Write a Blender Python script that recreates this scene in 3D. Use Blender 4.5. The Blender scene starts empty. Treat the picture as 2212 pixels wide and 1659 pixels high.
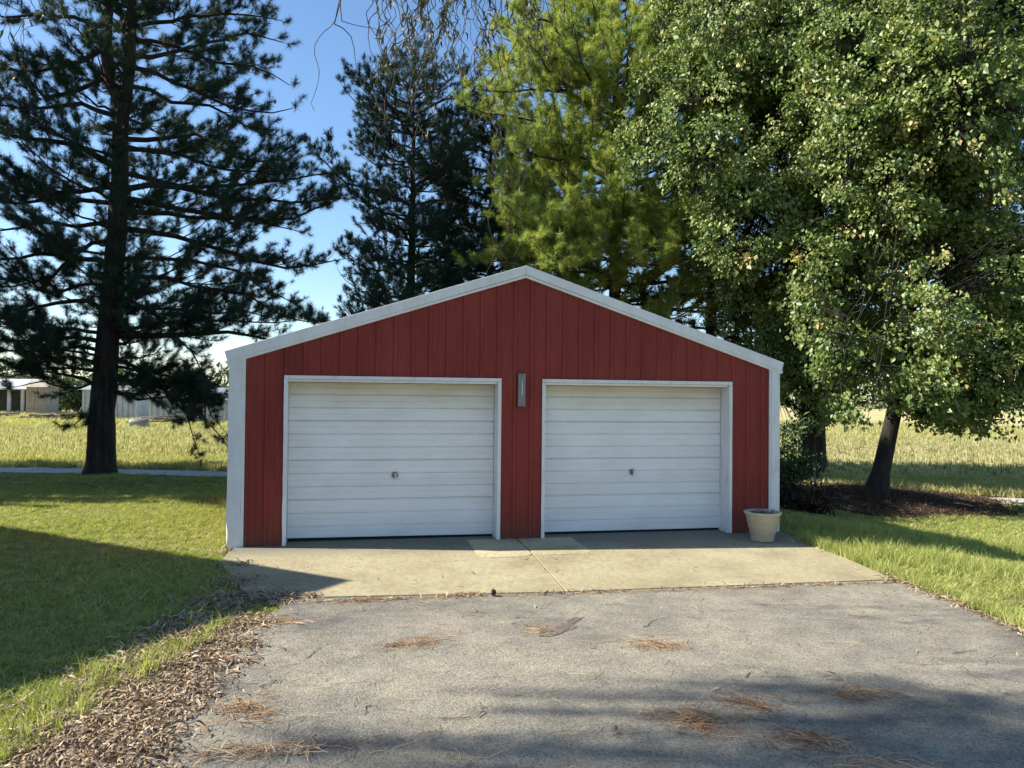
import bpy, math
import numpy as np
from mathutils import Vector, Matrix
SC = bpy.context.scene
C = SC.collection
PI = math.pi

# ------------------------------------------------------------------ camera, sky, sun, exposure
CAM = np.array([1.4536, -10.1251, 1.904])
YAW, PITCH, ROLL, FPX = -0.2063, 0.0172, 0.0098, 1657.45     # focal in pixels of a 2212-wide frame
_c, _s, _cp, _sp = math.cos(YAW), math.sin(YAW), math.cos(PITCH), math.sin(PITCH)
FW = np.array([-_s * _cp, _c * _cp, _sp]); _rt = np.array([_c, _s, 0.0]); _up = np.cross(_rt, FW)
RT = _rt * math.cos(ROLL) + _up * math.sin(ROLL); UP = _up * math.cos(ROLL) - _rt * math.sin(ROLL)
cd = bpy.data.cameras.new('camera'); cam = bpy.data.objects.new('camera', cd); C.objects.link(cam); SC.camera = cam
cd.sensor_width = 36.0; cd.lens = 36.0 * FPX / 2212.0; cd.clip_start = 0.05; cd.clip_end = 5000
M = Matrix.Identity(4)
for i in range(3):
    M[i][0] = RT[i]; M[i][1] = UP[i]; M[i][2] = -FW[i]; M[i][3] = CAM[i]
cam.matrix_world = M

SUN_DIR = Vector((1.37, -0.281, -1.0))            # the way the sunlight travels
EL = math.atan2(1.0, math.hypot(1.37, 0.281)); ROT = math.atan2(-1.37, 0.281)
w = bpy.data.worlds.new('World'); SC.world = w; w.use_nodes = True
nt = w.node_tree; sky = nt.nodes.new('ShaderNodeTexSky'); sky.sky_type = 'NISHITA'; sky.sun_disc = False
sky.sun_elevation = EL; sky.sun_rotation = ROT; sky.air_density = 1.0; sky.dust_density = 0.4; sky.ozone_density = 3.0
hs_ = nt.nodes.new('ShaderNodeHueSaturation'); hs_.inputs['Saturation'].default_value = 1.08; nt.links.new(sky.outputs[0], hs_.inputs['Color'])
nt.links.new(hs_.outputs[0], nt.nodes['Background'].inputs[0]); nt.nodes['Background'].inputs[1].default_value = 0.095
sl = bpy.data.lights.new('sun', 'SUN'); sun = bpy.data.objects.new('sun', sl); C.objects.link(sun)
sl.energy = 5.0; sl.angle = math.radians(0.53); sl.color = (1.0, 0.93, 0.80)
sun.rotation_euler = SUN_DIR.to_track_quat('-Z', 'Y').to_euler(); sun.location = (-30, 6, 25)
SC.view_settings.view_transform = 'Standard'; SC.view_settings.look = 'None'
SC.view_settings.exposure = 1.2; SC.view_settings.gamma = 1.0
SC.render.engine = 'CYCLES'
SC.cycles.max_bounces = 6; SC.cycles.diffuse_bounces = 3; SC.cycles.transmission_bounces = 3; SC.cycles.transparent_max_bounces = 6

# ------------------------------------------------------------------ terrain and ray helpers
def sm(t):
    t = np.clip(t, 0, 1); return t * t * (3 - 2 * t)
def S(x, y):
    x = np.asarray(x, float); y = np.asarray(y, float)
    return -0.08 * np.clip(x / 7.3, 0, 1) * np.clip(-y / 2.6, 0, 1)
def T(x, y):
    x = np.asarray(x, float); y = np.asarray(y, float)
    r = sm((x - 7.9) / 4.5); b = sm((y - 3) / 8)
    m = 0.40 * np.exp(-((x - 12.7) ** 2 / 7.0 + (y - 5.6) ** 2 / 3.2)) + 0.14 * np.exp(-((x + 5.2) ** 2 + (y - 12) ** 2) / 1.6)
    return S(x, y) - 0.04 - 0.46 * np.maximum(r, b) + m
def ray(px, py):
    d = FW + RT * (px - 1106) / FPX - UP * (py - 829.5) / FPX
    return d / np.linalg.norm(d)
def G(px, py):
    d = ray(px, py); z = 0.0
    for _ in range(60):
        p = CAM + d * ((z - CAM[2]) / d[2]); z = 0.5 * z + 0.5 * float(T(p[0], p[1]))
    return np.array([p[0], p[1], float(T(p[0], p[1]))])
def at(px, py, Y):
    d = ray(px, py); return CAM + d * ((Y - CAM[1]) / d[1])

# ------------------------------------------------------------------ materials
MATS = {}
def new_mat(name):
    m = bpy.data.materials.new(name); m.use_nodes = True; n = m.node_tree.nodes
    for x in list(n): n.remove(x)
    o = n.new('ShaderNodeOutputMaterial'); p = n.new('ShaderNodeBsdfPrincipled')
    m.node_tree.links.new(p.outputs[0], o.inputs[0]); MATS[name] = m
    return m, n, m.node_tree.links, p, o
def ramp(n, stops):
    r = n.new('ShaderNodeValToRGB'); e = r.color_ramp.elements
    while len(e) > 1: e.remove(e[-1])
    e[0].position = stops[0][0]; e[0].color = (*stops[0][1], 1)
    for p, c in stops[1:]:
        k = e.new(p); k.color = (*c, 1)
    return r
def noise(n, l, scale, detail=4, rough=0.55, stretch=None, coord='Object'):
    tc = n.new('ShaderNodeTexCoord'); t = n.new('ShaderNodeTexNoise')
    t.inputs['Scale'].default_value = scale; t.inputs['Detail'].default_value = detail; t.inputs['Roughness'].default_value = rough
    if stretch:
        mp = n.new('ShaderNodeMapping'); mp.inputs['Scale'].default_value = stretch
        l.new(tc.outputs[coord], mp.inputs[0]); l.new(mp.outputs[0], t.inputs['Vector'])
    else:
        l.new(tc.outputs[coord], t.inputs['Vector'])
    return t
def mix(n, l, a, b, f, mode='MIX'):
    m = n.new('ShaderNodeMix'); m.data_type = 'RGBA'; m.blend_type = mode
    for v, i in ((a, 6), (b, 7)):
        if isinstance(v, tuple): m.inputs[i].default_value = (*v, 1)
        else: l.new(v, m.inputs[i])
    if isinstance(f, (int, float)): m.inputs[0].default_value = f
    else: l.new(f, m.inputs[0])
    return m.outputs[2]
def bump(n, l, src, p, strength=0.3, dist=0.01):
    b = n.new('ShaderNodeBump'); b.inputs['Strength'].default_value = strength; b.inputs['Distance'].default_value = dist
    l.new(src, b.inputs['Height']); l.new(b.outputs[0], p.inputs['Normal'])
def simple(name, stops, scale=3, rough=0.8, bmp=0.0, bd=0.01, detail=5, stretch=None, metallic=0.0, spec=0.3):
    m, n, l, p, o = new_mat(name); t = noise(n, l, scale, detail, stretch=stretch); r = ramp(n, stops)
    l.new(t.outputs[0], r.inputs[0]); l.new(r.outputs[0], p.inputs['Base Color'])
    p.inputs['Roughness'].default_value = rough; p.inputs['Metallic'].default_value = metallic
    p.inputs['Specular IOR Level'].default_value = spec
    if bmp: bump(n, l, t.outputs[0], p, bmp, bd)
    return m
def foliage(name, stops, trans=0.35, rough=0.55, spec=0.35, inst=False, tcol=(0.9, 1.0, 0.5)):
    m, n, l, p, o = new_mat(name)
    a = n.new('ShaderNodeAttribute'); a.attribute_name = 'tint'; fac = a.outputs['Fac']
    if inst:
        oi = n.new('ShaderNodeObjectInfo'); ad = n.new('ShaderNodeMath'); ad.operation = 'MULTIPLY_ADD'
        l.new(oi.outputs['Random'], ad.inputs[0]); ad.inputs[1].default_value = 0.5
        h = n.new('ShaderNodeMath'); h.operation = 'MULTIPLY'; l.new(fac, h.inputs[0]); h.inputs[1].default_value = 0.5
        l.new(h.outputs[0], ad.inputs[2]); fac = ad.outputs[0]
    r = ramp(n, stops); l.new(fac, r.inputs[0]); l.new(r.outputs[0], p.inputs['Base Color'])
    p.inputs['Roughness'].default_value = rough; p.inputs['Specular IOR Level'].default_value = spec
    tr = n.new('ShaderNodeBsdfTranslucent'); c2 = mix(n, l, r.outputs[0], tcol, 1.0, 'MULTIPLY'); l.new(c2, tr.inputs[0])
    ms = n.new('ShaderNodeMixShader'); ms.inputs[0].default_value = trans
    l.new(p.outputs[0], ms.inputs[1]); l.new(tr.outputs[0], ms.inputs[2]); l.new(ms.outputs[0], o.inputs[0])
    return m

simple('bark_pine', [(0.25, (0.018, 0.014, 0.012)), (0.55, (0.05, 0.038, 0.032)), (0.8, (0.10, 0.08, 0.068))], 9, 0.95, 0.9, 0.05, stretch=(1, 1, 0.18))
simple('bark_maple', [(0.25, (0.010, 0.009, 0.008)), (0.6, (0.032, 0.027, 0.023)), (0.85, (0.07, 0.06, 0.05))], 8, 0.95, 0.8, 0.04, stretch=(1, 1, 0.2))
simple('bark_pale', [(0.3, (0.10, 0.085, 0.06)), (0.7, (0.22, 0.19, 0.14))], 12, 0.9)
simple('twig_bark', [(0.3, (0.035, 0.028, 0.02)), (0.7, (0.08, 0.065, 0.042))], 12, 0.85)
foliage('needles_blue', [(0, (0.012, 0.032, 0.022)), (0.5, (0.028, 0.062, 0.040)), (0.85, (0.055, 0.10, 0.048)), (1, (0.13, 0.12, 0.05))], 0.22, inst=True, tcol=(1.0, 1.1, 0.6))
foliage('needles_dark', [(0, (0.014, 0.034, 0.024)), (0.6, (0.03, 0.065, 0.040)), (1, (0.055, 0.10, 0.05))], 0.2, inst=True)
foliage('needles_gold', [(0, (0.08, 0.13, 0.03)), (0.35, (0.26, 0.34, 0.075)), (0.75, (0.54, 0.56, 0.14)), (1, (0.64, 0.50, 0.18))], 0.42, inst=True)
foliage('maple_leaf', [(0, (0.06, 0.105, 0.030)), (0.4, (0.155, 0.225, 0.065)), (0.78, (0.31, 0.355, 0.12)), (0.95, (0.46, 0.44, 0.17)), (1, (0.52, 0.34, 0.14))], 0.34, 0.42, 0.45)
foliage('willow_leaf', [(0, (0.035, 0.04, 0.022)), (0.6, (0.07, 0.08, 0.036)), (1, (0.13, 0.10, 0.05))], 0.2)
foliage('shrub_leaf', [(0, (0.02, 0.05, 0.02)), (0.6, (0.05, 0.10, 0.035)), (1, (0.12, 0.16, 0.05))], 0.25)
foliage('grass_blade', [(0, (0.19, 0.22, 0.055)), (0.4, (0.38, 0.41, 0.125)), (0.75, (0.54, 0.55, 0.21)), (1, (0.70, 0.61, 0.34))], 0.42, 0.6, 0.2, inst=True)
foliage('crop_stalk', [(0, (0.06, 0.05, 0.025)), (0.25, (0.16, 0.12, 0.05)), (0.34, (0.38, 0.38, 0.19)), (0.6, (0.54, 0.51, 0.30)), (0.8, (0.70, 0.62, 0.45)), (0.9, (0.28, 0.17, 0.10))], 0.45, 0.7, 0.1, inst=True)
foliage('field_weed', [(0, (0.28, 0.29, 0.11)), (0.5, (0.50, 0.46, 0.22)), (1, (0.70, 0.60, 0.40))], 0.45, 0.7, 0.1, inst=True)
foliage('dead_leaf', [(0, (0.07, 0.042, 0.028)), (0.3, (0.20, 0.135, 0.085)), (0.7, (0.44, 0.34, 0.23)), (1, (0.62, 0.52, 0.38))], 0.15, 0.7, 0.3, inst=True, tcol=(1, 0.8, 0.6))
foliage('mulch_leaf', [(0, (0.03, 0.02, 0.014)), (0.6, (0.08, 0.05, 0.034)), (1, (0.16, 0.10, 0.065))], 0.1, 0.7, 0.3, inst=True, tcol=(1, 0.8, 0.6))
foliage('dry_needle', [(0, (0.12, 0.06, 0.04)), (0.4, (0.36, 0.20, 0.10)), (0.75, (0.52, 0.37, 0.21)), (1, (0.70, 0.57, 0.37))], 0.05, 0.6, 0.3, tcol=(1, 0.8, 0.6))
foliage('dead_stem', [(0, (0.10, 0.06, 0.045)), (1, (0.24, 0.16, 0.11))], 0.05, tcol=(1, 0.8, 0.6))
foliage('far_leaf', [(0, (0.04, 0.065, 0.03)), (1, (0.12, 0.15, 0.07))], 0.2)

def ground_mat(name, a, b, c, s1=0.35, s2=14, bmp=0.5):
    m, n, l, p, o = new_mat(name); t = noise(n, l, s1, 5, 0.6); u = noise(n, l, s2, 6, 0.7)
    r = ramp(n, [(0.35, a), (0.65, b)]); l.new(t.outputs[0], r.inputs[0])
    r2 = ramp(n, [(0.4, (0, 0, 0)), (0.7, (1, 1, 1))]); l.new(u.outputs[0], r2.inputs[0])
    l.new(mix(n, l, r.outputs[0], c, r2.outputs[0]), p.inputs['Base Color'])
    p.inputs['Roughness'].default_value = 0.95; p.inputs['Specular IOR Level'].default_value = 0.1
    bump(n, l, u.outputs[0], p, bmp, 0.03); return m
ground_mat('lawn_soil', (0.13, 0.14, 0.045), (0.19, 0.19, 0.065), (0.28, 0.24, 0.12))
ground_mat('field_soil', (0.28, 0.28, 0.09), (0.42, 0.37, 0.17), (0.55, 0.46, 0.26), 0.12, 3.0)
ground_mat('mulch_soil', (0.022, 0.014, 0.010), (0.04, 0.024, 0.016), (0.07, 0.042, 0.026), 2, 20)
simple('road_gravel', [(0.3, (0.42, 0.40, 0.36)), (0.7, (0.58, 0.55, 0.50))], 3, 0.95)

def asphalt_mat():
    m, n, l, p, o = new_mat('asphalt'); tc = n.new('ShaderNodeTexCoord')
    big = noise(n, l, 0.55, 5, 0.6); r = ramp(n, [(0.34, (0.115, 0.115, 0.116)), (0.42, (0.215, 0.204, 0.176)), (0.58, (0.31, 0.286, 0.235))]); l.new(big.outputs[0], r.inputs[0])
    mid = noise(n, l, 3.5, 6, 0.7); r1 = ramp(n, [(0.3, (0.72, 0.72, 0.74)), (0.7, (1.12, 1.11, 1.08))]); l.new(mid.outputs[0], r1.inputs[0])
    c = mix(n, l, r.outputs[0], r1.outputs[0], 1.0, 'MULTIPLY')
    v = n.new('ShaderNodeTexVoronoi'); v.inputs['Scale'].default_value = 95; l.new(tc.outputs['Object'], v.inputs['Vector'])
    r2 = ramp(n, [(0.0, (0.45, 0.45, 0.46)), (0.5, (0.95, 0.95, 0.93)), (0.93, (1.25, 1.23, 1.15)), (1, (2.0, 1.95, 1.85))]); l.new(v.outputs['Color'], r2.inputs[0])
    c = mix(n, l, c, r2.outputs[0], 1.0, 'MULTIPLY'); l.new(c, p.inputs['Base Color'])
    v2 = noise(n, l, 60, 4, 0.7); p.inputs['Roughness'].default_value = 0.85; p.inputs['Specular IOR Level'].default_value = 0.25
    bump(n, l, v2.outputs[0], p, 0.9, 0.012)
asphalt_mat()
def concrete_mat(name, tone):
    m, n, l, p, o = new_mat(name); big = noise(n, l, 0.9, 6, 0.62)
    A = tuple(x * tone for x in (0.245, 0.205, 0.125)); B = tuple(x * tone for x in (0.345, 0.30, 0.19)); D = tuple(x * tone for x in (0.42, 0.37, 0.24))
    r = ramp(n, [(0.3, A), (0.52, B), (0.72, D)]); l.new(big.outputs[0], r.inputs[0])
    f = noise(n, l, 22, 6, 0.75, stretch=(1, 0.5, 1)); r1 = ramp(n, [(0.33, (0.74, 0.74, 0.72)), (0.6, (1.06, 1.06, 1.05))]); l.new(f.outputs[0], r1.inputs[0])
    c = mix(n, l, r.outputs[0], r1.outputs[0], 1.0, 'MULTIPLY')
    # grey-brown band, darkening towards the doors with an uneven edge
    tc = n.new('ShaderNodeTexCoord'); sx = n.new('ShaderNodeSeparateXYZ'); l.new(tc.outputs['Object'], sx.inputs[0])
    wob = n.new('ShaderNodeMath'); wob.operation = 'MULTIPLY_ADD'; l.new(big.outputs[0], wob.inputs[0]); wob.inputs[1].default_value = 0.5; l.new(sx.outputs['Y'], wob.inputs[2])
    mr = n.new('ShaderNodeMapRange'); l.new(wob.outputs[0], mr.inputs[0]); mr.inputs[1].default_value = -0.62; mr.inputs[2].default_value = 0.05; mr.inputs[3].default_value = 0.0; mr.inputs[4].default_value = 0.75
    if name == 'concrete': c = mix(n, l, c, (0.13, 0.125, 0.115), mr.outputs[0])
    l.new(c, p.inputs['Base Color']); p.inputs['Roughness'].default_value = 0.85; p.inputs['Specular IOR Level'].default_value = 0.25
    bump(n, l, f.outputs[0], p, 0.35, 0.006)
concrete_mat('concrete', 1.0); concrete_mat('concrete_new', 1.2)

def red_mat():
    m, n, l, p, o = new_mat('red_metal'); t = noise(n, l, 1.1, 6, 0.6, stretch=(1.4, 1, 0.35)); f = noise(n, l, 9, 6, 0.7, stretch=(2.5, 1, 0.25))
    r = ramp(n, [(0.3, (0.175, 0.030, 0.023)), (0.5, (0.225, 0.038, 0.029)), (0.7, (0.255, 0.052, 0.039))]); l.new(t.outputs[0], r.inputs[0])
    r1 = ramp(n, [(0.3, (0.82, 0.82, 0.82)), (0.7, (1.1, 1.1, 1.1))]); l.new(f.outputs[0], r1.inputs[0])
    c = mix(n, l, r.outputs[0], r1.outputs[0], 1.0, 'MULTIPLY')
    tc = n.new('ShaderNodeTexCoord'); sx = n.new('ShaderNodeSeparateXYZ'); l.new(tc.outputs['Object'], sx.inputs[0])   # splashed mud along the foot
    sp = noise(n, l, 5, 7, 0.7); a = n.new('ShaderNodeMath'); a.operation = 'MULTIPLY_ADD'; l.new(sp.outputs[0], a.inputs[0]); a.inputs[1].default_value = -0.9; l.new(sx.outputs['Z'], a.inputs[2])
    mr = n.new('ShaderNodeMapRange'); l.new(a.outputs[0], mr.inputs[0]); mr.inputs[1].default_value = -0.10; mr.inputs[2].default_value = -0.48; mr.inputs[3].default_value = 0.0; mr.inputs[4].default_value = 0.65
    c = mix(n, l, c, (0.10, 0.055, 0.035), mr.outputs[0]); l.new(c, p.inputs['Base Color'])
    p.inputs['Roughness'].default_value = 0.6; p.inputs['Specular IOR Level'].default_value = 0.18
    bump(n, l, t.outputs[0], p, 0.25, 0.03)
red_mat()
def white_mat(name, base, dirt, lo, hi, rough=0.5, scl=2.2, stretch=(0.5, 1, 1.6), top_stain=False):
    m, n, l, p, o = new_mat(name); t = noise(n, l, scl, 6, 0.62, stretch=stretch)
    r = ramp(n, [(lo, base), (hi, dirt)]); l.new(t.outputs[0], r.inputs[0]); c = r.outputs[0]
    f = noise(n, l, 40, 3, 0.6); r1 = ramp(n, [(0.25, (0.9, 0.9, 0.9)), (0.55, (1, 1, 1))]); l.new(f.outputs[0], r1.inputs[0])
    c = mix(n, l, c, r1.outputs[0], 1.0, 'MULTIPLY')
    if top_stain:
        tc = n.new('ShaderNodeTexCoord'); sx = n.new('ShaderNodeSeparateXYZ'); l.new(tc.outputs['Object'], sx.inputs[0])
        a = n.new('ShaderNodeMath'); a.operation = 'MULTIPLY_ADD'; l.new(t.outputs[0], a.inputs[0]); a.inputs[1].default_value = 0.35; l.new(sx.outputs['Z'], a.inputs[2])
        mr = n.new('ShaderNodeMapRange'); l.new(a.outputs[0], mr.inputs[0]); mr.inputs[1].default_value = 1.85; mr.inputs[2].default_value = 2.32; mr.inputs[4].default_value = 0.75
        c = mix(n, l, c, (0.42, 0.34, 0.20), mr.outputs[0])
    l.new(c, p.inputs['Base Color']); p.inputs['Roughness'].default_value = rough; p.inputs['Specular IOR Level'].default_value = 0.4
    bump(n, l, t.outputs[0], p, 0.12, 0.02)
white_mat('door_white', (0.80, 0.80, 0.80), (0.66, 0.66, 0.64), 0.35, 0.8, top_stain=True)
white_mat('trim_white', (0.72, 0.73, 0.74), (0.60, 0.60, 0.58), 0.4, 0.8, scl=5, stretch=(1, 1, 0.4))
white_mat('trim_worn', (0.68, 0.69, 0.70), (0.50, 0.49, 0.47), 0.50, 0.8, scl=9, stretch=(1, 1, 0.35))
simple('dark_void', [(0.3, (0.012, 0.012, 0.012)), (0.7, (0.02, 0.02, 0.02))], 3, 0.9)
simple('grey_metal', [(0.3, (0.17, 0.17, 0.17)), (0.7, (0.24, 0.24, 0.235))], 20, 0.5, metallic=0.3)
simple('chrome', [(0.3, (0.45, 0.45, 0.46)), (0.7, (0.65, 0.65, 0.66))], 20, 0.25, metallic=1.0)
simple('pot_plastic', [(0.3, (0.42, 0.38, 0.29)), (0.7, (0.50, 0.455, 0.36))], 6, 0.55, stretch=(1, 1, 3))
simple('soil', [(0.3, (0.03, 0.02, 0.015)), (0.7, (0.09, 0.06, 0.045))], 30, 0.95, 0.8, 0.02)
simple('roof_metal', [(0.3, (0.26, 0.27, 0.28)), (0.7, (0.34, 0.35, 0.36))], 2, 0.4)
simple('stain', [(0.35, (0.085, 0.062, 0.052)), (0.5, (0.13, 0.105, 0.09)), (0.62, (0.21, 0.19, 0.16))], 22, 0.8)
simple('wood_grey', [(0.3, (0.12, 0.09, 0.07)), (0.7, (0.25, 0.2, 0.15))], 8, 0.9, stretch=(1, 1, 4))
simple('wood_pale', [(0.3, (0.30, 0.22, 0.15)), (0.7, (0.45, 0.35, 0.24))], 8, 0.9)
simple('barn_white', [(0.3, (0.40, 0.42, 0.44)), (0.7, (0.54, 0.56, 0.58))], 2, 0.6)
simple('barn_beige', [(0.3, (0.30, 0.25, 0.19)), (0.7, (0.42, 0.36, 0.28))], 2, 0.8)
simple('barn_dark', [(0.3, (0.02, 0.02, 0.022)), (0.7, (0.045, 0.045, 0.045))], 2, 0.8)
simple('yard_gravel', [(0.3, (0.45, 0.43, 0.39)), (0.7, (0.6, 0.57, 0.52))], 1, 0.95)
simple('house_siding', [(0.3, (0.5, 0.46, 0.38)), (0.7, (0.58, 0.54, 0.46))], 3, 0.7)
simple('shingle', [(0.3, (0.05, 0.045, 0.04)), (0.7, (0.10, 0.09, 0.08))], 20, 0.9)
simple('window_glass', [(0.3, (0.03, 0.04, 0.05)), (0.7, (0.05, 0.06, 0.07))], 1, 0.08, spec=0.6)

# ------------------------------------------------------------------ object helpers
def tag(o, label=None, cat=None, group=None, kind=None):
    if label: o['label'] = label
    if cat: o['category'] = cat
    if group: o['group'] = group
    if kind: o['kind'] = kind
    return o
def empty(name, loc, label=None, cat=None, group=None, rz=0):
    o = bpy.data.objects.new(name, None); C.objects.link(o); o.location = Vector([float(v) for v in loc]); o.rotation_euler.z = rz
    o.empty_display_size = 0.2; return tag(o, label, cat, group)
def link(name, me, mat, parent=None):
    o = bpy.data.objects.new(name, me); C.objects.link(o)
    if mat and not me.materials: me.materials.append(MATS[mat])
    if parent: o.parent = parent
    return o
def mesh_np(name, V, F, mat, parent=None, tint=None, smooth=False, do_link=True, off=None):
    V = np.asarray(V, np.float32).reshape(-1, 3)
    if off is not None: V = V - np.asarray(off, np.float32)
    F = np.asarray(F, np.int32); k = F.shape[1]; n = len(F)
    me = bpy.data.meshes.new(name); me.vertices.add(len(V)); me.vertices.foreach_set('co', V.ravel())
    me.loops.add(n * k); me.loops.foreach_set('vertex_index', F.ravel())
    me.polygons.add(n); me.polygons.foreach_set('loop_start', np.arange(0, n * k, k, dtype=np.int32))
    try: me.polygons.foreach_set('loop_total', np.full(n, k, np.int32))
    except Exception: pass
    if smooth: me.polygons.foreach_set('use_smooth', np.ones(n, bool))
    if tint is not None:
        a = me.attributes.new('tint', 'FLOAT', 'FACE'); a.data.foreach_set('value', np.asarray(tint, np.float32))
    me.update(calc_edges=True)
    if not do_link:
        me.materials.append(MATS[mat]); return bpy.data.objects.new(name, me)
    return link(name, me, mat, parent)
class MB:
    def __init__(s): s.v = []; s.f = []
    def add(s, V, F):
        b = len(s.v); s.v += [tuple(float(c) for c in p) for p in V]; s.f += [tuple(b + i for i in f) for f in F]; return s
    def box(s, x0, x1, y0, y1, z0, z1):
        return s.add([(x0, y0, z0), (x1, y0, z0), (x1, y1, z0), (x0, y1, z0), (x0, y0, z1), (x1, y0, z1), (x1, y1, z1), (x0, y1, z1)],
                     [(0, 3, 2, 1), (4, 5, 6, 7), (0, 1, 5, 4), (1, 2, 6, 5), (2, 3, 7, 6), (3, 0, 4, 7)])
    def prism(s, poly, y0, y1):            # poly in XZ, extruded along Y
        n = len(poly)
        return s.add([(x, y0, z) for x, z in poly] + [(x, y1, z) for x, z in poly],
                     [tuple(range(n)), tuple(range(2 * n - 1, n - 1, -1))] + [(i, i + n, (i + 1) % n + n, (i + 1) % n) for i in range(n)])
    def slab(s, poly, z0f, z1f):           # poly in XY with height functions
        n = len(poly)
        return s.add([(x, y, z0f(x, y)) for x, y in poly] + [(x, y, z1f(x, y)) for x, y in poly],
                     [tuple(range(n - 1, -1, -1)), tuple(range(n, 2 * n))] + [(i, (i + 1) % n, (i + 1) % n + n, i + n) for i in range(n)])
    def lathe(s, prof, n=24, c=(0, 0, 0), axis='z'):
        V = []
        for r, z in prof:
            for k in range(n):
                a = 2 * PI * k / n
                p = (r * math.cos(a), r * math.sin(a), z)
                if axis == 'y': p = (p[0], p[2], p[1])
                if axis == 'x': p = (p[2], p[0], p[1])
                V.append((c[0] + p[0], c[1] + p[1], c[2] + p[2]))
        F = [(i * n + k, i * n + (k + 1) % n, (i + 1) * n + (k + 1) % n, (i + 1) * n + k) for i in range(len(prof) - 1) for k in range(n)]
        F += [tuple(range(n - 1, -1, -1)), tuple((len(prof) - 1) * n + k for k in range(n))]
        return s.add(V, F)
    def build(s, name, mat, parent=None, bevel=0.0, smooth=False):
        me = bpy.data.meshes.new(name); me.from_pydata(s.v, [], s.f); me.update()
        if smooth: me.polygons.foreach_set('use_smooth', [True] * len(me.polygons))
        o = link(name, me, mat, parent)
        if bevel:
            b = o.modifiers.new('bevel', 'BEVEL'); b.width = bevel; b.segments = 2; b.limit_method = 'ANGLE'
        return o
def norm(a): return a / (np.linalg.norm(a, axis=-1, keepdims=True) + 1e-9)
def resample(P, k):
    P = np.asarray(P, float); d = np.r_[0, np.cumsum(np.linalg.norm(np.diff(P, axis=0), axis=1))]
    t = np.linspace(0, d[-1], k); return np.stack([np.interp(t, d, P[:, i]) for i in range(P.shape[1])], 1)
def tubes(P, R, sides=5):
    """P (n,k,3), R (n,k) -> verts, quads"""
    P = np.asarray(P, float); R = np.asarray(R, float); n, k, _ = P.shape
    t = np.empty_like(P); t[:, 1:-1] = P[:, 2:] - P[:, :-2]; t[:, 0] = P[:, 1] - P[:, 0]; t[:, -1] = P[:, -1] - P[:, -2]; t = norm(t)
    ov = norm(P[:, -1] - P[:, 0]); ref = np.where(np.abs(ov[:, 2:3]) > 0.8, np.array([[1.0, 0, 0]]), np.array([[0, 0, 1.0]]))
    u = norm(np.cross(t, ref[:, None, :])); v = np.cross(t, u)
    a = np.arange(sides) * 2 * PI / sides
    V = P[:, :, None, :] + R[:, :, None, None] * (np.cos(a)[None, None, :, None] * u[:, :, None, :] + np.sin(a)[None, None, :, None] * v[:, :, None, :])
    idx = np.arange(n * k * sides).reshape(n, k, sides)
    A = idx[:, :-1, :]; B = np.roll(A, -1, axis=2); Dn = idx[:, 1:, :]; Cn = np.roll(Dn, -1, axis=2)
    F = np.stack([A, B, Cn, Dn], -1).reshape(-1, 4)
    return V.reshape(-1, 3), F
def cat_geo(L):
    V, F, b = [], [], 0
    for v, f in L:
        V.append(v); F.append(f + b); b += len(v)
    return np.concatenate(V), np.concatenate(F)
def wiggle(P, amp, rng, ends=True):
    P = np.array(P, float); k = P.shape[-2]; a = rng.normal(0, amp, P.shape); a[..., 0, :] = 0
    return P + a

# ------------------------------------------------------------------ scatter with geometry nodes (grass, stubble, litter)
def scatter(name, pts, rot, scl, idx, protos, parent=None, kind='stuff', label=None, cat=None):
    pts = np.asarray(pts, np.float32); n = len(pts)
    me = bpy.data.meshes.new(name); me.vertices.add(n); me.vertices.foreach_set('co', pts.ravel())
    a = me.attributes.new('rot', 'FLOAT_VECTOR', 'POINT'); a.data.foreach_set('vector', np.asarray(rot, np.float32).ravel())
    a = me.attributes.new('scl', 'FLOAT', 'POINT'); a.data.foreach_set('value', np.asarray(scl, np.float32))
    a = me.attributes.new('idx', 'INT', 'POINT'); a.data.foreach_set('value', np.asarray(idx, np.int32))
    o = bpy.data.objects.new(name, me); C.objects.link(o)
    if parent: o.parent = parent
    g = bpy.data.node_groups.new(name + '_nodes', 'GeometryNodeTree'); g.is_modifier = True
    g.interface.new_socket('Geometry', in_out='INPUT', socket_type='NodeSocketGeometry'); g.interface.new_socket('Geometry', in_out='OUTPUT', socket_type='NodeSocketGeometry')
    N = g.nodes; L = g.links; gi = N.new('NodeGroupInput'); go = N.new('NodeGroupOutput')
    ip = N.new('GeometryNodeInstanceOnPoints'); j = N.new('GeometryNodeJoinGeometry')
    for p in reversed(protos):
        oi = N.new('GeometryNodeObjectInfo'); oi.inputs['Object'].default_value = p; oi.inputs['As Instance'].default_value = True
        L.new(oi.outputs['Geometry'], j.inputs[0])
    def attr(nm, ty):
        x = N.new('GeometryNodeInputNamedAttribute'); x.data_type = ty; x.inputs['Name'].default_value = nm; return x.outputs['Attribute']
    L.new(gi.outputs[0], ip.inputs['Points']); L.new(j.outputs[0], ip.inputs['Instance']); ip.inputs['Pick Instance'].default_value = True
    L.new(attr('idx', 'INT'), ip.inputs['Instance Index']); e = N.new('FunctionNodeEulerToRotation'); L.new(attr('rot', 'FLOAT_VECTOR'), e.inputs[0])
    L.new(e.outputs[0], ip.inputs['Rotation']); L.new(attr('scl', 'FLOAT'), ip.inputs['Scale']); L.new(ip.outputs[0], go.inputs[0])
    m = o.modifiers.new('scatter', 'NODES'); m.node_group = g
    return tag(o, label, cat, None, kind)
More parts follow.
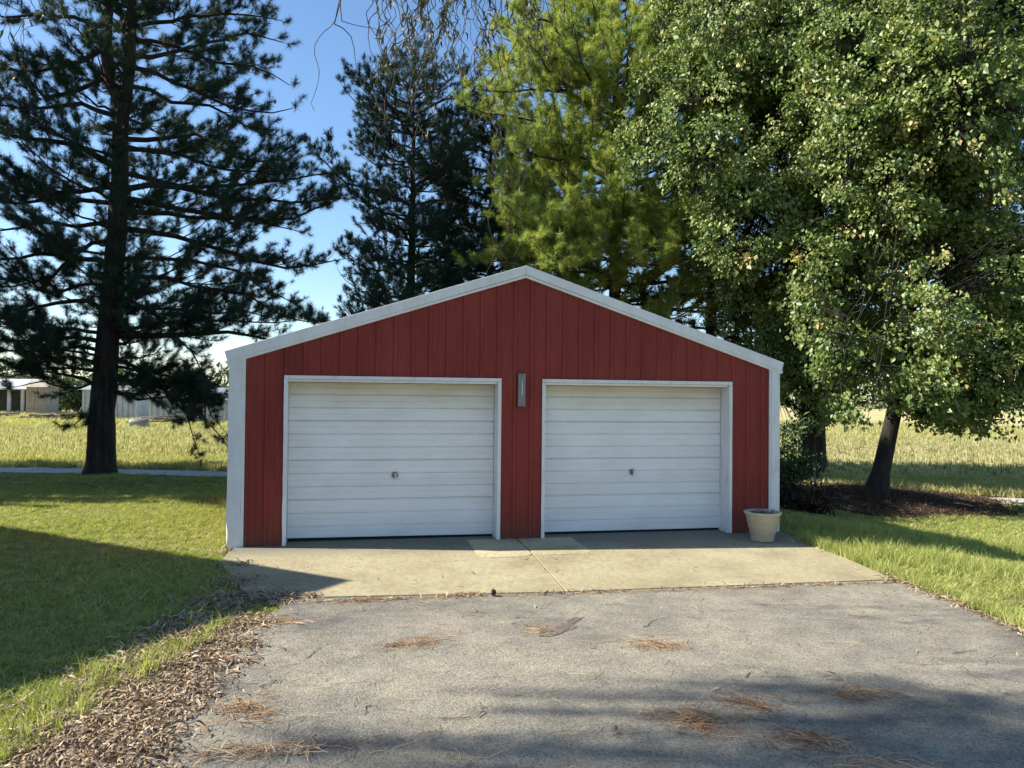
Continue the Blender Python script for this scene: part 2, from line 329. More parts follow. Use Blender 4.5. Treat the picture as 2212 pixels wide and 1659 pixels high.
def blade_proto(name, rng, n, h0, h1, wd, spread, lean, mat, segs=2):
    V, F, t = [], [], []
    for _ in range(n):
        a = rng.uniform(0, 2 * PI); r = spread * math.sqrt(rng.uniform()); x, y = r * math.cos(a), r * math.sin(a); h = rng.uniform(h0, h1)
        b = rng.uniform(0, 2 * PI); ln = h * lean * rng.uniform(0.2, 1.0); w2 = wd * rng.uniform(0.7, 1.2) / 2; c = rng.uniform(0, 2 * PI)
        dx, dy = math.cos(c) * w2, math.sin(c) * w2; lx, ly = math.cos(b) * ln, math.sin(b) * ln; k = len(V); tt = float(np.clip(rng.normal(0.45, 0.25 if mat != 'crop_stalk' else 0.42), 0, 1))
        V += [(x - dx, y - dy, 0), (x + dx, y + dy, 0), (x + lx * .35 + dx * .8, y + ly * .35 + dy * .8, h * .6), (x + lx * .35 - dx * .8, y + ly * .35 - dy * .8, h * .6), (x + lx, y + ly, h)]
        F += [(k, k + 1, k + 2), (k, k + 2, k + 3), (k + 3, k + 2, k + 4)]; t += [tt] * 3
    return mesh_np(name, V, F, mat, tint=t, do_link=False)

# ================================================================== SETTING
def grid(xs, ys, zf):
    X, Y = np.meshgrid(xs, ys); Z = zf(X, Y); V = np.stack([X, Y, Z], -1).reshape(-1, 3); nx, ny = len(xs), len(ys)
    i = np.arange(nx * ny).reshape(ny, nx); F = np.stack([i[:-1, :-1], i[:-1, 1:], i[1:, 1:], i[1:, :-1]], -1).reshape(-1, 4); return V, F
far = np.array([60, 90, 140, 220, 400, 800, 1600, 3000.])
xs = np.r_[-far[::-1], np.arange(-50, 50.1, 0.5), far]; ys = np.r_[-far[::-1], np.arange(-50, 50.1, 0.5), far]
V, F = grid(xs, ys, T); tag(mesh_np('lawn', V, F, 'lawn_soil', smooth=True), kind='structure')

# road behind the trees: a narrow pale lane
rl = [G(-700, 1016), G(0, 1020), G(497, 1031), G(1100, 1050), G(1960, 1076), G(2212, 1088), G(2900, 1112)]
rl = np.array(rl)[:, :2]; rd = norm(rl[-1] - rl[0]); rn = np.array([-rd[1], rd[0]])
def rline(x): return np.interp(x, rl[:, 0], rl[:, 1])
xr = np.linspace(rl[0, 0] - 60, rl[-1, 0] + 60, 240)
yr = np.where(xr < rl[0, 0], rl[0, 1] + (rl[0, 0] - xr) * 0.3, np.where(xr > rl[-1, 0], rl[-1, 1] - (xr - rl[-1, 0]) * 0.3, rline(xr)))
ker = np.ones(15) / 15; yr = np.convolve(np.pad(yr, 7, 'edge'), ker, 'valid')
RW = 1.6
V = np.concatenate([np.stack([xr, yr, T(xr, yr) + 0.02], 1), np.stack([xr, yr + RW, T(xr, yr + RW) + 0.02], 1)]); n = len(xr)
F = [(i, i + 1, i + 1 + n, i + n) for i in range(n - 1)]
tag(mesh_np('road', V, F, 'road_gravel'), kind='structure')
def road_y(x): return np.interp(x, xr, yr)
# field beyond the road
ts = np.r_[0, 0.4, 1, 2, 4, 8, 14, 22, 34, 50, 80, 140, 300, 900, 2500]
xf = np.r_[-1500, -600, -200, xr[::6], 200, 600, 1500]; V = []
for t in ts:
    y = road_y(xf) + RW + 0.1 + t; V.append(np.stack([xf, y, np.maximum(T(xf, y), -0.5) + 0.012 + 0 * y], 1))
V = np.concatenate(V); nx = len(xf); i = np.arange(nx * len(ts)).reshape(len(ts), nx)
F = np.stack([i[:-1, :-1], i[:-1, 1:], i[1:, 1:], i[1:, :-1]], -1).reshape(-1, 4); tag(mesh_np('field', V, F, 'field_soil', smooth=True), kind='structure')

# driveway asphalt sheet
PX = lambda *a: [tuple(G(x, y)[:2]) for x, y in a]
drive = [(0.75, -2.55), (0.85, -2.9)] + [(0.45, -3.6), (0.25, -4.4), (0.0, -5.2), (-0.35, -6.2), (-0.8, -7.6), (-1.1, -12), (-1.2, -30), (9.5, -30), (9.3, -12)] + PX((2420, 1450), (2212, 1372), (2090, 1318), (2000, 1282)) + [(7.42, -2.6)]
DRIVE = np.array(drive)
dx = np.arange(-1.4, 9.6, 0.25)
def inside(poly, x, y):
    x = np.asarray(x, float); y = np.asarray(y, float); c = np.zeros(np.broadcast(x, y).shape, bool); n = len(poly); j = n - 1
    for i in range(n):
        xi, yi = poly[i]; xj, yj = poly[j]
        c ^= ((yi > y) != (yj > y)) & (x < (xj - xi) * (y - yi) / (yj - yi + 1e-12) + xi); j = i
    return c
me = MB(); me.v = [(x, y, float(S(x, y)) - 0.012) for x, y in drive]; me.f = [tuple(range(len(drive)))]
o = me.build('driveway', 'asphalt'); tag(o, kind='structure')
# concrete apron, two slabs with a joint, and a paler repair by the middle post
ap = empty('concrete_apron', (0, 0, 0)); ap['kind'] = 'structure'
zt = lambda x, y: float(S(x, y)); zb = lambda x, y: float(S(x, y)) - 0.14
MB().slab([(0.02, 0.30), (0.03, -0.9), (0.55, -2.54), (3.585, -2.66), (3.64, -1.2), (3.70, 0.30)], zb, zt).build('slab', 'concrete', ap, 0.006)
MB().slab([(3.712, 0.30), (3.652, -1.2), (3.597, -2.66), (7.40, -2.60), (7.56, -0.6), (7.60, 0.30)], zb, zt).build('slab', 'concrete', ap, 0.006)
zq = lambda x, y: float(S(x, y)) + 0.004
def rr(x0, x1, y0, y1, r=0.18):
    P = []
    for cx, cy, a0 in ((x1 - r, y0 + r, -PI / 2), (x1 - 0.01, y1, 0), (x0, y1, PI / 2), (x0 + r, y0 + r, PI)):
        if cy == y1: P.append((cx, cy)); continue
        for k in range(6): P.append((cx + r * math.cos(a0 + k * PI / 10), cy + r * math.sin(a0 + k * PI / 10)))
    return P
MB().slab(rr(2.98, 3.645, -1.08, -0.0), zt, zq).build('repair_patch', 'concrete_new', ap)
MB().slab(rr(3.665, 4.42, -1.02, -0.0), zt, zq).build('repair_patch', 'concrete_new', ap)

# ================================================================== GARAGE
gar = empty('red_garage', (3.744, 0, 0), 'low red metal garage with white trim and two white overhead doors', 'garage')
gx = 3.744
def gb(mb, *a, **k):
    mb.v = [(x - gx, y, z) for x, y, z in mb.v]; return mb.build(*a, **k)
W_, EZ, RZ, SL = 7.488, 2.311, 3.519, 0.3227
DEPTH = 7.6
A0, B0, C0, D0, TZ = 0.62, 3.424, 3.989, 6.79, 2.153
rz = lambda x: EZ + SL * (x if x < gx else W_ - x) + 0.02
def ribbed(x0, x1, top, bottom, yf=0.0):
    """metal sheet with trapezoid ribs every 0.2286 m"""
    P = 0.2286; brk = [x0, x1]
    k0 = int(x0 / P) - 1
    prof = [(0, 0), (0.150, 0), (0.165, 0.019), (0.198, 0.019), (0.213, 0)]
    for k in range(k0, int(x1 / P) + 2):
        brk += [k * P + a for a, _ in prof if x0 < k * P + a < x1] + ([k * P + 0.06, k * P + 0.068, k * P + 0.094, k * P + 0.102])
    brk = sorted(b for b in set(brk) if x0 <= b <= x1)
    def d(x):
        u = x % P
        for (a, h), (b, g) in zip(prof, prof[1:] + [(P, 0)]):
            if a <= u <= b + 1e-9: 
                v = h + (g - h) * (u - a) / max(b - a, 1e-6); break
        if 0.063 < u < 0.099: v += 0.004
        return v
    m = MB(); V = []; 
    for b in brk: V += [(b, yf - d(b), bottom(b)), (b, yf - d(b), top(b))]
    F = [(2 * i, 2 * i + 2, 2 * i + 3, 2 * i + 1) for i in range(len(brk) - 1)]
    return m.add(V, F)
edges = [0.0, A0, 1.535, 2.45, B0, C0, 4.90, 5.82, D0, W_]
for x0, x1 in zip(edges[:-1], edges[1:]):
    over = (A0 - 1e-6 <= x0 and x1 <= B0 + 1e-6) or (C0 - 1e-6 <= x0 and x1 <= D0 + 1e-6)
    bot = (lambda x: TZ) if over else (lambda x: 0.0)
    if x0 < gx < x1 and False: pass
    segs = [(x0, x1)] if not (x0 < gx < x1) else [(x0, gx), (gx, x1)]
    for s0, s1 in segs: gb(ribbed(s0, s1, rz, bot), 'wall_panel', 'red_metal', gar)
# side and back walls, roof
m = MB().box(0.0, 0.03, 0.04, DEPTH, 0, EZ); gb(m, 'side_wall', 'red_metal', gar)
m = MB().box(W_ - 0.03, W_, 0.04, DEPTH, 0, EZ); gb(m, 'side_wall', 'red_metal', gar)
m = MB().prism([(0, 0), (W_, 0), (W_, EZ), (gx, RZ), (0, EZ)], DEPTH, DEPTH + 0.03); gb(m, 'back_wall', 'red_metal', gar)
o = 0.05
for sgn in (0, 1):
    e0 = (-0.09, EZ + SL * -0.09 + 0.115); e1 = (gx, RZ + 0.115)
    P = [e0, e1, (e1[0], e1[1] + 0.03), (e0[0], e0[1] + 0.03)]
    if sgn: P = [(W_ - x, z) for x, z in P][::-1]
    gb(MB().prism(P, -0.03, DEPTH + 0.1), 'roof_sheet', 'roof_metal', gar)
# rake fascia: lapped lengths, each a main face and a small lower lip
def fascia(xa, xb, flip, y=-0.05):
    def pr(lo, hi, y0, y1, dz=0.0):
        P = [(xa, EZ + SL * xa + lo), (xb, EZ + SL * xb + lo), (xb, EZ + SL * xb + hi), (xa, EZ + SL * xa + hi)]
        if xa < 0: P[0] = (xa + 0.035, P[0][1]); P[3] = (xa, P[3][1])
        if flip: P = [(W_ - a, b) for a, b in P][::-1]
        return MB().prism(P, y0, y1)
    f = gb(pr(0.040, 0.165, y, y + 0.045), 'fascia_board', 'trim_white', gar, bevel=0.004)
    l = pr(0.0, 0.036, y + 0.010, y + 0.045); l.v = [(a - gx, b, c) for a, b, c in l.v]; l.build('drip_lip', 'trim_white', f, 0.003)
fascia(-0.10, 2.84, False, -0.052); fascia(2.825, gx - 0.001, False, -0.056)
fascia(-0.10, 2.84, True, -0.052); fascia(2.825, gx - 0.001, True, -0.056)
# corner trims, a little bent at the foot on the left
def trim_strip(xl, xr_, z0, z1, y, name, mat, bend=0.0, par=gar, thick=0.02, seed=0):
    r = np.random.default_rng(seed); n = 22; m = MB(); V = []
    for i in range(n + 1):
        t = i / n; z = z0 + (z1 - z0) * t; b = bend * math.exp(-((t - 0.07) / 0.035) ** 2) - 0.6 * bend * math.exp(-((t - 0.19) / 0.05) ** 2) + float(r.normal(0, 0.0012))
        V += [(xl + b, y - abs(b) * .5, z), (xr_ + b * .2, y, z), (xr_, y + thick, z), (xl, y + thick, z)]
    F = [(4 * i + a, 4 * i + (a + 1) % 4, 4 * i + 4 + (a + 1) % 4, 4 * i + 4 + a) for i in range(n) for a in range(4)] + [(3, 2, 1, 0), tuple(4 * n + k for k in range(4))]
    return gb(m.add(V, F), name, mat, par, bevel=0)
trim_strip(-0.045, 0.115, 0.0, EZ + 0.03, -0.036, 'corner_trim', 'trim_white', 0.018, seed=1)
trim_strip(0.115, 0.155, 0.0, EZ + 0.07, -0.026, 'corner_flange', 'trim_white', 0.0, seed=2)
trim_strip(W_ - 0.085, W_ + 0.045, 0.0, EZ + 0.03, -0.036, 'corner_trim', 'trim_worn', 0.004, seed=3)
trim_strip(W_ - 0.115, W_ - 0.086, 0.0, EZ + 0.05, -0.026, 'corner_flange', 'trim_worn', 0.0, seed=4)

RD = 0.24
def opening(a, b, worn):
    ma = 'trim_worn' if worn else 'trim_white'
    trim_strip(a, a + 0.045, 0.0, TZ - 0.046, -0.030, 'door_casing', ma, 0.004, seed=7)
    trim_strip(b - 0.045, b, 0.0, TZ - 0.046, -0.030, 'door_casing', ma, -0.004, seed=8)
    gb(MB().box(a, b, -0.030, -0.006, TZ - 0.044, TZ + 0.002), 'header_casing', 'trim_worn', gar, bevel=0.003)
    gb(MB().box(a + 0.02, a + 0.040, -0.005, RD + 0.1, 0.0, TZ - 0.05), 'door_jamb', ma, gar)
    # right jamb board with a foot that has come away
    m = MB(); V = []; n = 16
    for i in range(n + 1):
        z = (TZ - 0.05) * i / n; k = 0.02 * max(0, 1 - i / 5) * (1 if worn else 0.4)
        V += [(b - 0.044 - k, -0.006, z), (b - 0.022, -0.006, z), (b - 0.022, RD + 0.1, z), (b - 0.048 - k * .3, RD + 0.1, z)]
    F = [(4 * i + q, 4 * i + (q + 1) % 4, 4 * i + 4 + (q + 1) % 4, 4 * i + 4 + q) for i in range(n) for q in range(4)] + [(3, 2, 1, 0), tuple(4 * n + q for q in range(4))]
    gb(m.add(V, F), 'door_jamb', ma, gar)
    gb(MB().box(a + 0.041, b - 0.05, -0.004, RD + 0.1, TZ - 0.075, TZ - 0.046), 'head_jamb', 'trim_white', gar)
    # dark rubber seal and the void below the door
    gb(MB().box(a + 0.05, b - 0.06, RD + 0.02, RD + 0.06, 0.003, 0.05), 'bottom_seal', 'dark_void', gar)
def door(a, b, lift, worn, lab):
    d = empty('garage_door', (a - gx, RD, 0)); d.parent = gar; d['label'] = lab
    x0, x1 = 0.043, b - a - 0.052; z0, z1 = 0.028, TZ - 0.062; H = (z1 - z0) / 4
    r = np.random.default_rng(5 if worn else 6)
    for s in range(4):
        base = z0 + s * H; p = [(0.0, 0.014), (0.004, 0.002), (0.03, 0.0)]
        for k in range(3):
            c = H * (k + 0.5) / 3; g = H * (k + 1) / 3
            p += [(c - 0.008, 0.0), (c - 0.003, 0.004), (c + 0.003, 0.004), (c + 0.006, 0.0)]
            if k < 2: p += [(g - 0.014, 0.0), (g - 0.010, 0.015), (g + 0.002, 0.015), (g + 0.004, 0.0)]
        p += [(H - 0.018, 0.0), (H - 0.013, 0.015), (H - 0.002, 0.018)]
        N = 13; V = []; xs_ = np.linspace(x0, x1, N)
        bow = r.normal(0, 0.0025, N)
        for j, x in enumerate(xs_):
            slope = lift * (1 - (x - x0) / (x1 - x0)) * (0.5 if s == 0 else 0.15)
            for zz, yy in p: V.append((x, yy + bow[j] * math.sin(PI * zz / H), base + zz + (slope if (s == 0 and zz < H * .3) else 0)))
        kx = len(p); F = [(j * kx + i, (j + 1) * kx + i, (j + 1) * kx + i + 1, j * kx + i + 1) for j in range(N - 1) for i in range(kx - 1)]
        MB().add(V, F).build('door_section', 'door_white', d)
    # lock plate with T handle
    return d
def lock(d, a, px, py):
    p = at(px, py, RD); h = empty('door_lock', (0, 0, 0)); bpy.data.objects.remove(h)
    x, z = p[0] - a, p[2]
    l = MB().lathe([(0.044, 0.004), (0.044, -0.006), (0.036, -0.011), (0.0, -0.012)], 24, (x, 0, z), 'y').build('lock_plate', 'grey_metal', d, smooth=False)
    m = MB(); m.lathe([(0.009, -0.011), (0.009, -0.045)], 10, (x + 0.006, 0, z), 'y'); m.box(x - 0.004, x + 0.016, -0.058, -0.042, z - 0.062, z + 0.036)
    m.build('lock_handle', 'chrome', d, 0.004)
opening(A0, B0, False); opening(C0, D0, True)
d1 = door(A0, B0, 0.03, False, 'left overhead door, white and slightly gapped at its bottom left'); lock(d1, A0, 853, 1026)
d2 = door(C0, D0, 0.01, True, 'right overhead door, white with brown stains along its top'); lock(d2, C0, 1365, 1019)
# grey metal plate (old light channel) on the post between the doors
p0 = at(1118, 807, 0); p1 = at(1133, 878, 0)
pl = MB().box(p0[0], p1[0], -0.055, -0.020, p1[2], p0[2]); pl = gb(pl, 'metal_plate', 'grey_metal', gar, bevel=0.003)
m = MB(); xc = (p0[0] + p1[0]) / 2 + 0.004
m.box(xc - 0.004 - gx, xc + 0.004 - gx, -0.0585, -0.0555, p1[2] + 0.15, p0[2] - 0.11); m.build('slot', 'trim_white', pl)
for zz in (p0[2] - 0.02, p1[2] + 0.02): MB().lathe([(0.007, -0.056), (0.007, -0.060)], 8, (xc - gx, 0, zz), 'y').build('screw', 'dark_void', pl)

# ================================================================== TREES
def tuft_protos(mat, m, wd, seed, k=5, spread=0.85, shape=1.0):
    """brushes of thin needles about the +Z axis, needle length 1"""
    out = []
    for q in range(k):
        r = np.random.default_rng(seed * 10 + q); d = norm(r.normal(0, 1, (m, 3)) * spread + np.array([0, 0, 0.75]) * shape); z = r.uniform(-0.75, 0.12, (m, 1)); c = np.array([[0, 0, 1.0]]) * z
        ln = r.uniform(0.7, 1.12, (m, 1)); sd = norm(np.cross(d, norm(r.normal(0, 1, (m, 3))))) * wd / 2
        mid = c + d * ln * 0.5; V = np.stack([c - sd, c + sd, c + d * ln - np.array([[0, 0, .06]])], 1).reshape(-1, 3)
        out.append(mesh_np('needle_tuft', V, np.arange(3 * m).reshape(-1, 3), mat, tint=np.clip(r.normal(0.5, 0.22, m), 0, 1), do_link=False))
    return out
TUFTS = {}
def pine(name, label, base, trunks, mains, seed, mat='needles_blue', L=0.16, wd=0.008, per=34, group=None, sub=3.3, twig=5.0, subl=0.38, cones=0, upt=0.3, spread=0.95, bark='bark_pine', cat='tree', tintb=0.45, tw=1.0):
    """trunks: list of (k,4) arrays x,y,z,r. mains: list of (polyline, r0)."""
    rng = np.random.default_rng(seed); root = empty(name, base, label, cat, group); B = np.asarray(base, float)
    L1 = []
    for t in trunks:
        q = resample(np.asarray(t, float), 22); q[:, 3] *= tw; q[1:, :2] += rng.normal(0, 0.012, (21, 2)); q[:, 3] *= rng.uniform(0.96, 1.05, 22)
        L1.append(tubes(q[None, :, :3], q[None, :, 3], 14))
    V, F = cat_geo(L1); mesh_np('trunk', V, F, bark, root, smooth=True, off=B)
    K = 9; MP = np.array([wiggle(resample(p, K), 0.035, rng) for p, _ in mains]); R0 = np.array([r for _, r in mains])
    geo = [tubes(MP, np.maximum(R0[:, None] * np.linspace(1, 0.16, K)[None], 0.007), 6)]
    len_m = np.linalg.norm(np.diff(MP, axis=1), axis=2).sum(1)
    sp, sd, slen = [], [], []
    for i in range(len(MP)):
        n = max(4, int(len_m[i] * sub)); t = np.sort(rng.uniform(0.18, 1.0, n)); t[-1] = 1.0
        f = t * (K - 1); a = np.minimum(f.astype(int), K - 2); fr = (f - a)[:, None]; pos = MP[i, a] * (1 - fr) + MP[i, a + 1] * fr
        tg = norm(MP[i, a + 1] - MP[i, a]); side = norm(np.cross(tg, [0, 0, 1.0])) * np.where(np.arange(n) % 2, 1, -1)[:, None]
        side[-1] *= 0.1
        d = norm(tg * rng.uniform(0.4, 0.9, (n, 1)) + side * rng.uniform(0.35, 1.0, (n, 1)) + np.array([0, 0, 1.0]) * rng.uniform(-0.25, 0.45, (n, 1)))
        sp.append(pos); sd.append(d); slen.append(((1 - t) * len_m[i] * subl + 0.35) * rng.uniform(0.6, 1.25, n))
    sp = np.concatenate(sp); sd = np.concatenate(sd); slen = np.concatenate(slen)[:, None]; n = len(sp); k = 5
    tt = np.linspace(0, 1, k)[None, :, None]; SP = sp[:, None] + sd[:, None] * slen[:, None] * tt; SP[:, :, 2] += (tt[..., 0] ** 2) * slen * upt; SP = wiggle(SP, 0.02, rng)
    geo.append(tubes(SP, np.maximum(0.006 + slen * 0.007, 0.004) * np.linspace(1, 0.35, k)[None], 4))
    nt_ = np.maximum(2, (slen[:, 0] * twig).astype(int)); ii = np.repeat(np.arange(n), nt_); N = len(ii); t = rng.uniform(0.25, 1, N)
    f = t * (k - 1); a = np.minimum(f.astype(int), k - 2); fr = (f - a)[:, None]; pos = SP[ii, a] * (1 - fr) + SP[ii, a + 1] * fr; tg = norm(SP[ii, a + 1] - SP[ii, a])
    td = norm(tg * 0.7 + norm(rng.normal(0, 1, (N, 3))) * 0.65 + np.array([0, 0, 0.25])); tl = rng.uniform(0.10, 0.30, (N, 1)); end = pos + td * tl
    geo.append(tubes(np.stack([pos, end], 1), np.stack([np.full(N, 0.006), np.full(N, 0.003)], 1), 3))
    V, F = cat_geo(geo); mesh_np('branches', V, F, bark, root, off=B)
    tip = SP[:, -1]; tipd = norm(SP[:, -1] - SP[:, -2]); P = np.concatenate([end, tip, pos + td * tl * 0.45]); Dr = np.concatenate([td, tipd, td])
    keep = rng.uniform(size=len(P)) < np.r_[np.ones(N), np.ones(n), np.full(N, 0.35)]; P = P[keep]; Dr = Dr[keep]
    key = (mat, per, round(wd / L, 3))
    if key not in TUFTS: TUFTS[key] = tuft_protos(mat, per, wd / L, len(TUFTS) + 3, spread=spread)
    np_ = len(P); Dj = norm(Dr + rng.normal(0, .15, (np_, 3))); rot = np.stack([np.zeros(np_), np.arccos(np.clip(Dj[:, 2], -1, 1)), np.arctan2(Dj[:, 1], Dj[:, 0])], 1)
    scatter('crown', P - B, rot, L * rng.uniform(.75, 1.15, np_), rng.integers(0, 5, np_), TUFTS[key], root)
    if cones:
        cm = None
        tps = P[rng.choice(len(P), cones, replace=False)]
        for c in tps:
            if cm is None:
                q = MB().lathe([(0.0, 0.0), (0.032, -0.02), (0.036, -0.045), (0.022, -0.085), (0.0, -0.10)], 7); ob = q.build('pine_cone', 'bark_pine', root); cm = ob.data
            else: ob = link('pine_cone', cm, None, root)
            ob.location = Vector(tuple(float(z) for z in (c - B))); ob.rotation_euler = (rng.uniform(-.6, .6), rng.uniform(-.6, .6), 0)
    return root
def auto_mains(base, zlo, zhi, rfun, seed, step=0.42, per=4, up=0.18, droop=0.1, tilt=None, r0=0.05):
    rng = np.random.default_rng(seed); out = []; z = zlo; a0 = rng.uniform(0, 6)
    while z < zhi:
        for j in range(per):
            a = a0 + j * 2 * PI / per + rng.uniform(-0.5, 0.5); R = rfun(z, a) * rng.uniform(0.65, 1.12)
            if R < 0.25: continue
            d = np.array([math.cos(a), math.sin(a), 0]); zz = z + rng.uniform(-0.2, 0.2)
            b = np.array([base[0], base[1], base[2] + zz]) if tilt is None else tilt(zz)
            p = [b, b + d * R * 0.35 + [0, 0, R * (up * 0.3 - droop * 0.3)], b + d * R * 0.7 + [0, 0, R * (up * 0.5 - droop * 0.6)], b + d * R + [0, 0, R * (up - droop * 0.3)]]
            out.append((np.array(p), 0.018 + r0 * R / 4.0))
        a0 += 0.9; z += step * rng.uniform(0.75, 1.25)
    return out

# --- big dark pine at left, trunk forking high up; its visible limbs set one by one
YP = float(G(215, 1024)[1]); LB = G(215, 1024)
def tp(px, py, r, dy=0.0): return [*at(px, py, YP + dy), r]
kpx = (YP + 10.1) / FPX
t_main = [tp(215, 1040, 46 * kpx), tp(215, 1022, 40 * kpx), tp(217, 1000, 34 * kpx), tp(219, 960, 31 * kpx), tp(221, 900, 30 * kpx), tp(229, 791, 28 * kpx), tp(241, 648, 25.5 * kpx), tp(252, 501, 22.5 * kpx), tp(258, 394, 20.5 * kpx), tp(261, 322, 18.5 * kpx), tp(263, 240, 17 * kpx)]
t_l = [tp(263, 260, 12 * kpx), tp(250, 205, 14 * kpx), tp(234, 165, 14 * kpx), tp(228, 90, 13.5 * kpx), tp(233, 0, 12 * kpx, .3), tp(225, -120, 7 * kpx, .8), tp(232, -260, 2 * kpx, 1)]
t_r = [tp(266, 260, 12 * kpx), tp(276, 190, 13 * kpx), tp(281, 110, 12.5 * kpx), tp(286, 0, 11 * kpx, -.3), tp(295, -120, 8 * kpx, -1.2), tp(300, -260, 4 * kpx, -1.6), tp(300, -360, 2 * kpx, -2.0)]
lim = [ # (pixel polyline, depth offset at tip, base radius px)
 ([(262, 410), (330, 402), (400, 410), (520, 428), (640, 440), (748, 425)], -0.6, 7),
 ([(262, 428), (350, 445), (465, 462), (560, 478), (650, 470), (735, 428)], 0.6, 7.5),
 ([(256, 455), (400, 466), (540, 478), (640, 500)], 1.4, 6.5),
 ([(254, 492), (330, 500), (465, 537), (560, 562), (640, 582), (735, 560)], -0.5, 7),
 ([(262, 300), (350, 298), (430, 286), (520, 350), (600, 345), (640, 315)], 0.3, 6),
 ([(264, 322), (360, 330), (470, 360), (560, 372), (632, 370)], -1.0, 5.5),
 ([(262, 372), (340, 392), (420, 405), (560, 395), (660, 385), (740, 372)], 1.0, 6),
 ([(285, 146), (340, 160), (400, 185), (480, 225), (560, 245), (628, 235)], -0.6, 5.5),
 ([(282, 186), (330, 200), (370, 215), (460, 230), (540, 280), (600, 290)], 0.9, 5),
 ([(284, 120), (350, 118), (430, 95), (540, 72), (612, 90)], 0.2, 5.5),
 ([(285, 60), (350, 50), (430, 30), (520, 25), (612, 45)], -0.7, 5),
 ([(285, 20), (350, -10), (440, -30), (520, -25), (560, 5)], 0.5, 5),
 ([(285, 90), (360, 90), (450, 130), (560, 150), (625, 180)], 1.2, 5),
 ([(252, 560), (330, 555), (410, 565), (520, 590), (610, 640), (650, 660)], 0.8, 5.5),
 ([(250, 600), (330, 600), (430, 620), (540, 640), (620, 690), (690, 700)], -0.9, 5.5),
 ([(240, 724), (330, 723), (500, 721), (560, 735), (640, 742)], 0.5, 9),
 ([(240, 716), (350, 700), (450, 690), (560, 700), (640, 690)], -1.0, 5),
 ([(235, 760), (275, 790), (330, 815), (400, 850), (440, 870)], -1.2, 5),
 ([(236, 820), (290, 822), (350, 830), (430, 850), (455, 885), (482, 930)], 0.2, 4.5),
 ([(300, 805), (350, 840), (400, 862), (440, 900), (475, 935), (490, 960)], -1.0, 4),
 ([(330, 815), (380, 850), (410, 900), (420, 950), (430, 985)], -0.4, 3),
 ([(236, 790), (300, 800), (360, 810), (420, 830), (470, 850)], -0.7, 4),
 ([(236, 800), (290, 830), (340, 870), (370, 900)], 0.5, 4),
 ([(225, 780), (160, 775), (90, 780), (20, 790)], -0.3, 5),
 ([(225, 760), (160, 750), (80, 755), (-20, 760)], 0.8, 5),
 ([(225, 800), (150, 795), (70, 800), (0, 815)], 0.9, 4),
 ([(235, 850), (280, 850), (320, 860)], -1.2, 3),
 ([(225, 830), (150, 838), (80, 826), (10, 842)], -0.6, 3.5),
 ([(238, 840), (300, 862), (350, 858), (420, 872), (480, 868)], 0.7, 3.5),
 ([(238, 660), (330, 668), (420, 672), (520, 672), (600, 690)], 1.6, 5),
 ([(250, 640), (300, 655), (360, 700), (420, 770), (440, 820)], -1.6, 4.5),
 ([(254, 365), (200, 330), (140, 310), (70, 300), (0, 285), (-80, 270)], -0.8, 8),
 ([(252, 400), (180, 415), (110, 412), (30, 408), (-80, 400)], 1.0, 6),
 ([(250, 440), (180, 430), (110, 432), (0, 437), (-90, 420)], -0.4, 6),
 ([(240, 570), (170, 560), (90, 548), (0, 560), (-90, 560)], -1.2, 6.5),
 ([(226, 668), (185, 650), (125, 650), (55, 670), (0, 690), (-60, 700)], 0.3, 6),
 ([(228, 740), (170, 733), (100, 736), (35, 735), (-60, 735)], -1.2, 6),
 ([(228, 720), (170, 715), (90, 712), (0, 705), (-60, 700)], 1.3, 5),
 ([(222, 840), (180, 815), (140, 808), (90, 800), (40, 800)], 0.6, 5),
 ([(222, 870), (200, 890), (175, 905), (155, 915)], -0.9, 3.5),
 ([(229, 100), (180, 130), (120, 150), (60, 160), (0, 150), (-70, 140)], 0.7, 6),
 ([(232, 165), (160, 200), (100, 215), (35, 145), (-40, 130)], -0.8, 6),
 ([(232, 60), (170, 40), (100, 30), (20, 40), (-60, 20)], -0.5, 5),
 ([(233, 10), (170, -20), (90, -30), (0, -40)], 0.6, 5),
 ([(250, 250), (170, 220), (110, 232), (40, 230), (-70, 215)], 0.2, 6),
 ([(246, 480), (170, 490), (90, 480), (0, 500), (-80, 500)], 0.9, 5.5),
 ([(243, 520), (190, 530), (110, 600), (30, 620), (-60, 620)], -0.3, 5),
 ([(236, 620), (180, 610), (110, 640), (60, 600), (-40, 610)], 1.5, 4.5)]
mains = []
for pts, dy, r in lim:
    n = len(pts); mains.append((np.array([at(x, y, YP + dy * i / (n - 1)) for i, (x, y) in enumerate(pts)]), r * kpx * 0.95))
ax = lambda z: np.array([np.interp(z, [0, 6, 9, 18], [at(215, 1022, YP)[0], at(258, 394, YP)[0], at(262, 200, YP)[0], at(270, -300, YP)[0]]), YP, LB[2] + z])
extra = []
rg = np.random.default_rng(11)
for z in np.arange(3.0, 15.2, 0.43):
    for s in (-1, 1):
        a = s * PI / 2 + rg.uniform(-0.75, 0.75); R = rg.uniform(1.8, 3.6) * (1 if z < 11 else 0.75); b = ax(z); d = np.array([math.cos(a), math.sin(a), 0])
        extra.append((np.array([b, b + d * R * .4 + [0, 0, .03 * R], b + d * R * .75 + [0, 0, .1 * R], b + d * R + [0, 0, .28 * R]]), 0.05))
for z in np.arange(13.5, 17.2, 0.5):
    for a in rg.uniform(0, 6.28, 3):
        R = rg.uniform(1.4, 2.4) * (1 - max(0, z - 17) / 5); b = np.array([at(297, -200, YP)[0], YP - 1.2 - (z - 13.5) * .2, LB[2] + z]); d = np.array([math.cos(a), math.sin(a), 0])
        extra.append((np.array([b, b + d * R * .4 + [0, 0, .03 * R], b + d * R * .75 + [0, 0, .1 * R], b + d * R + [0, 0, .28 * R]]), 0.045))
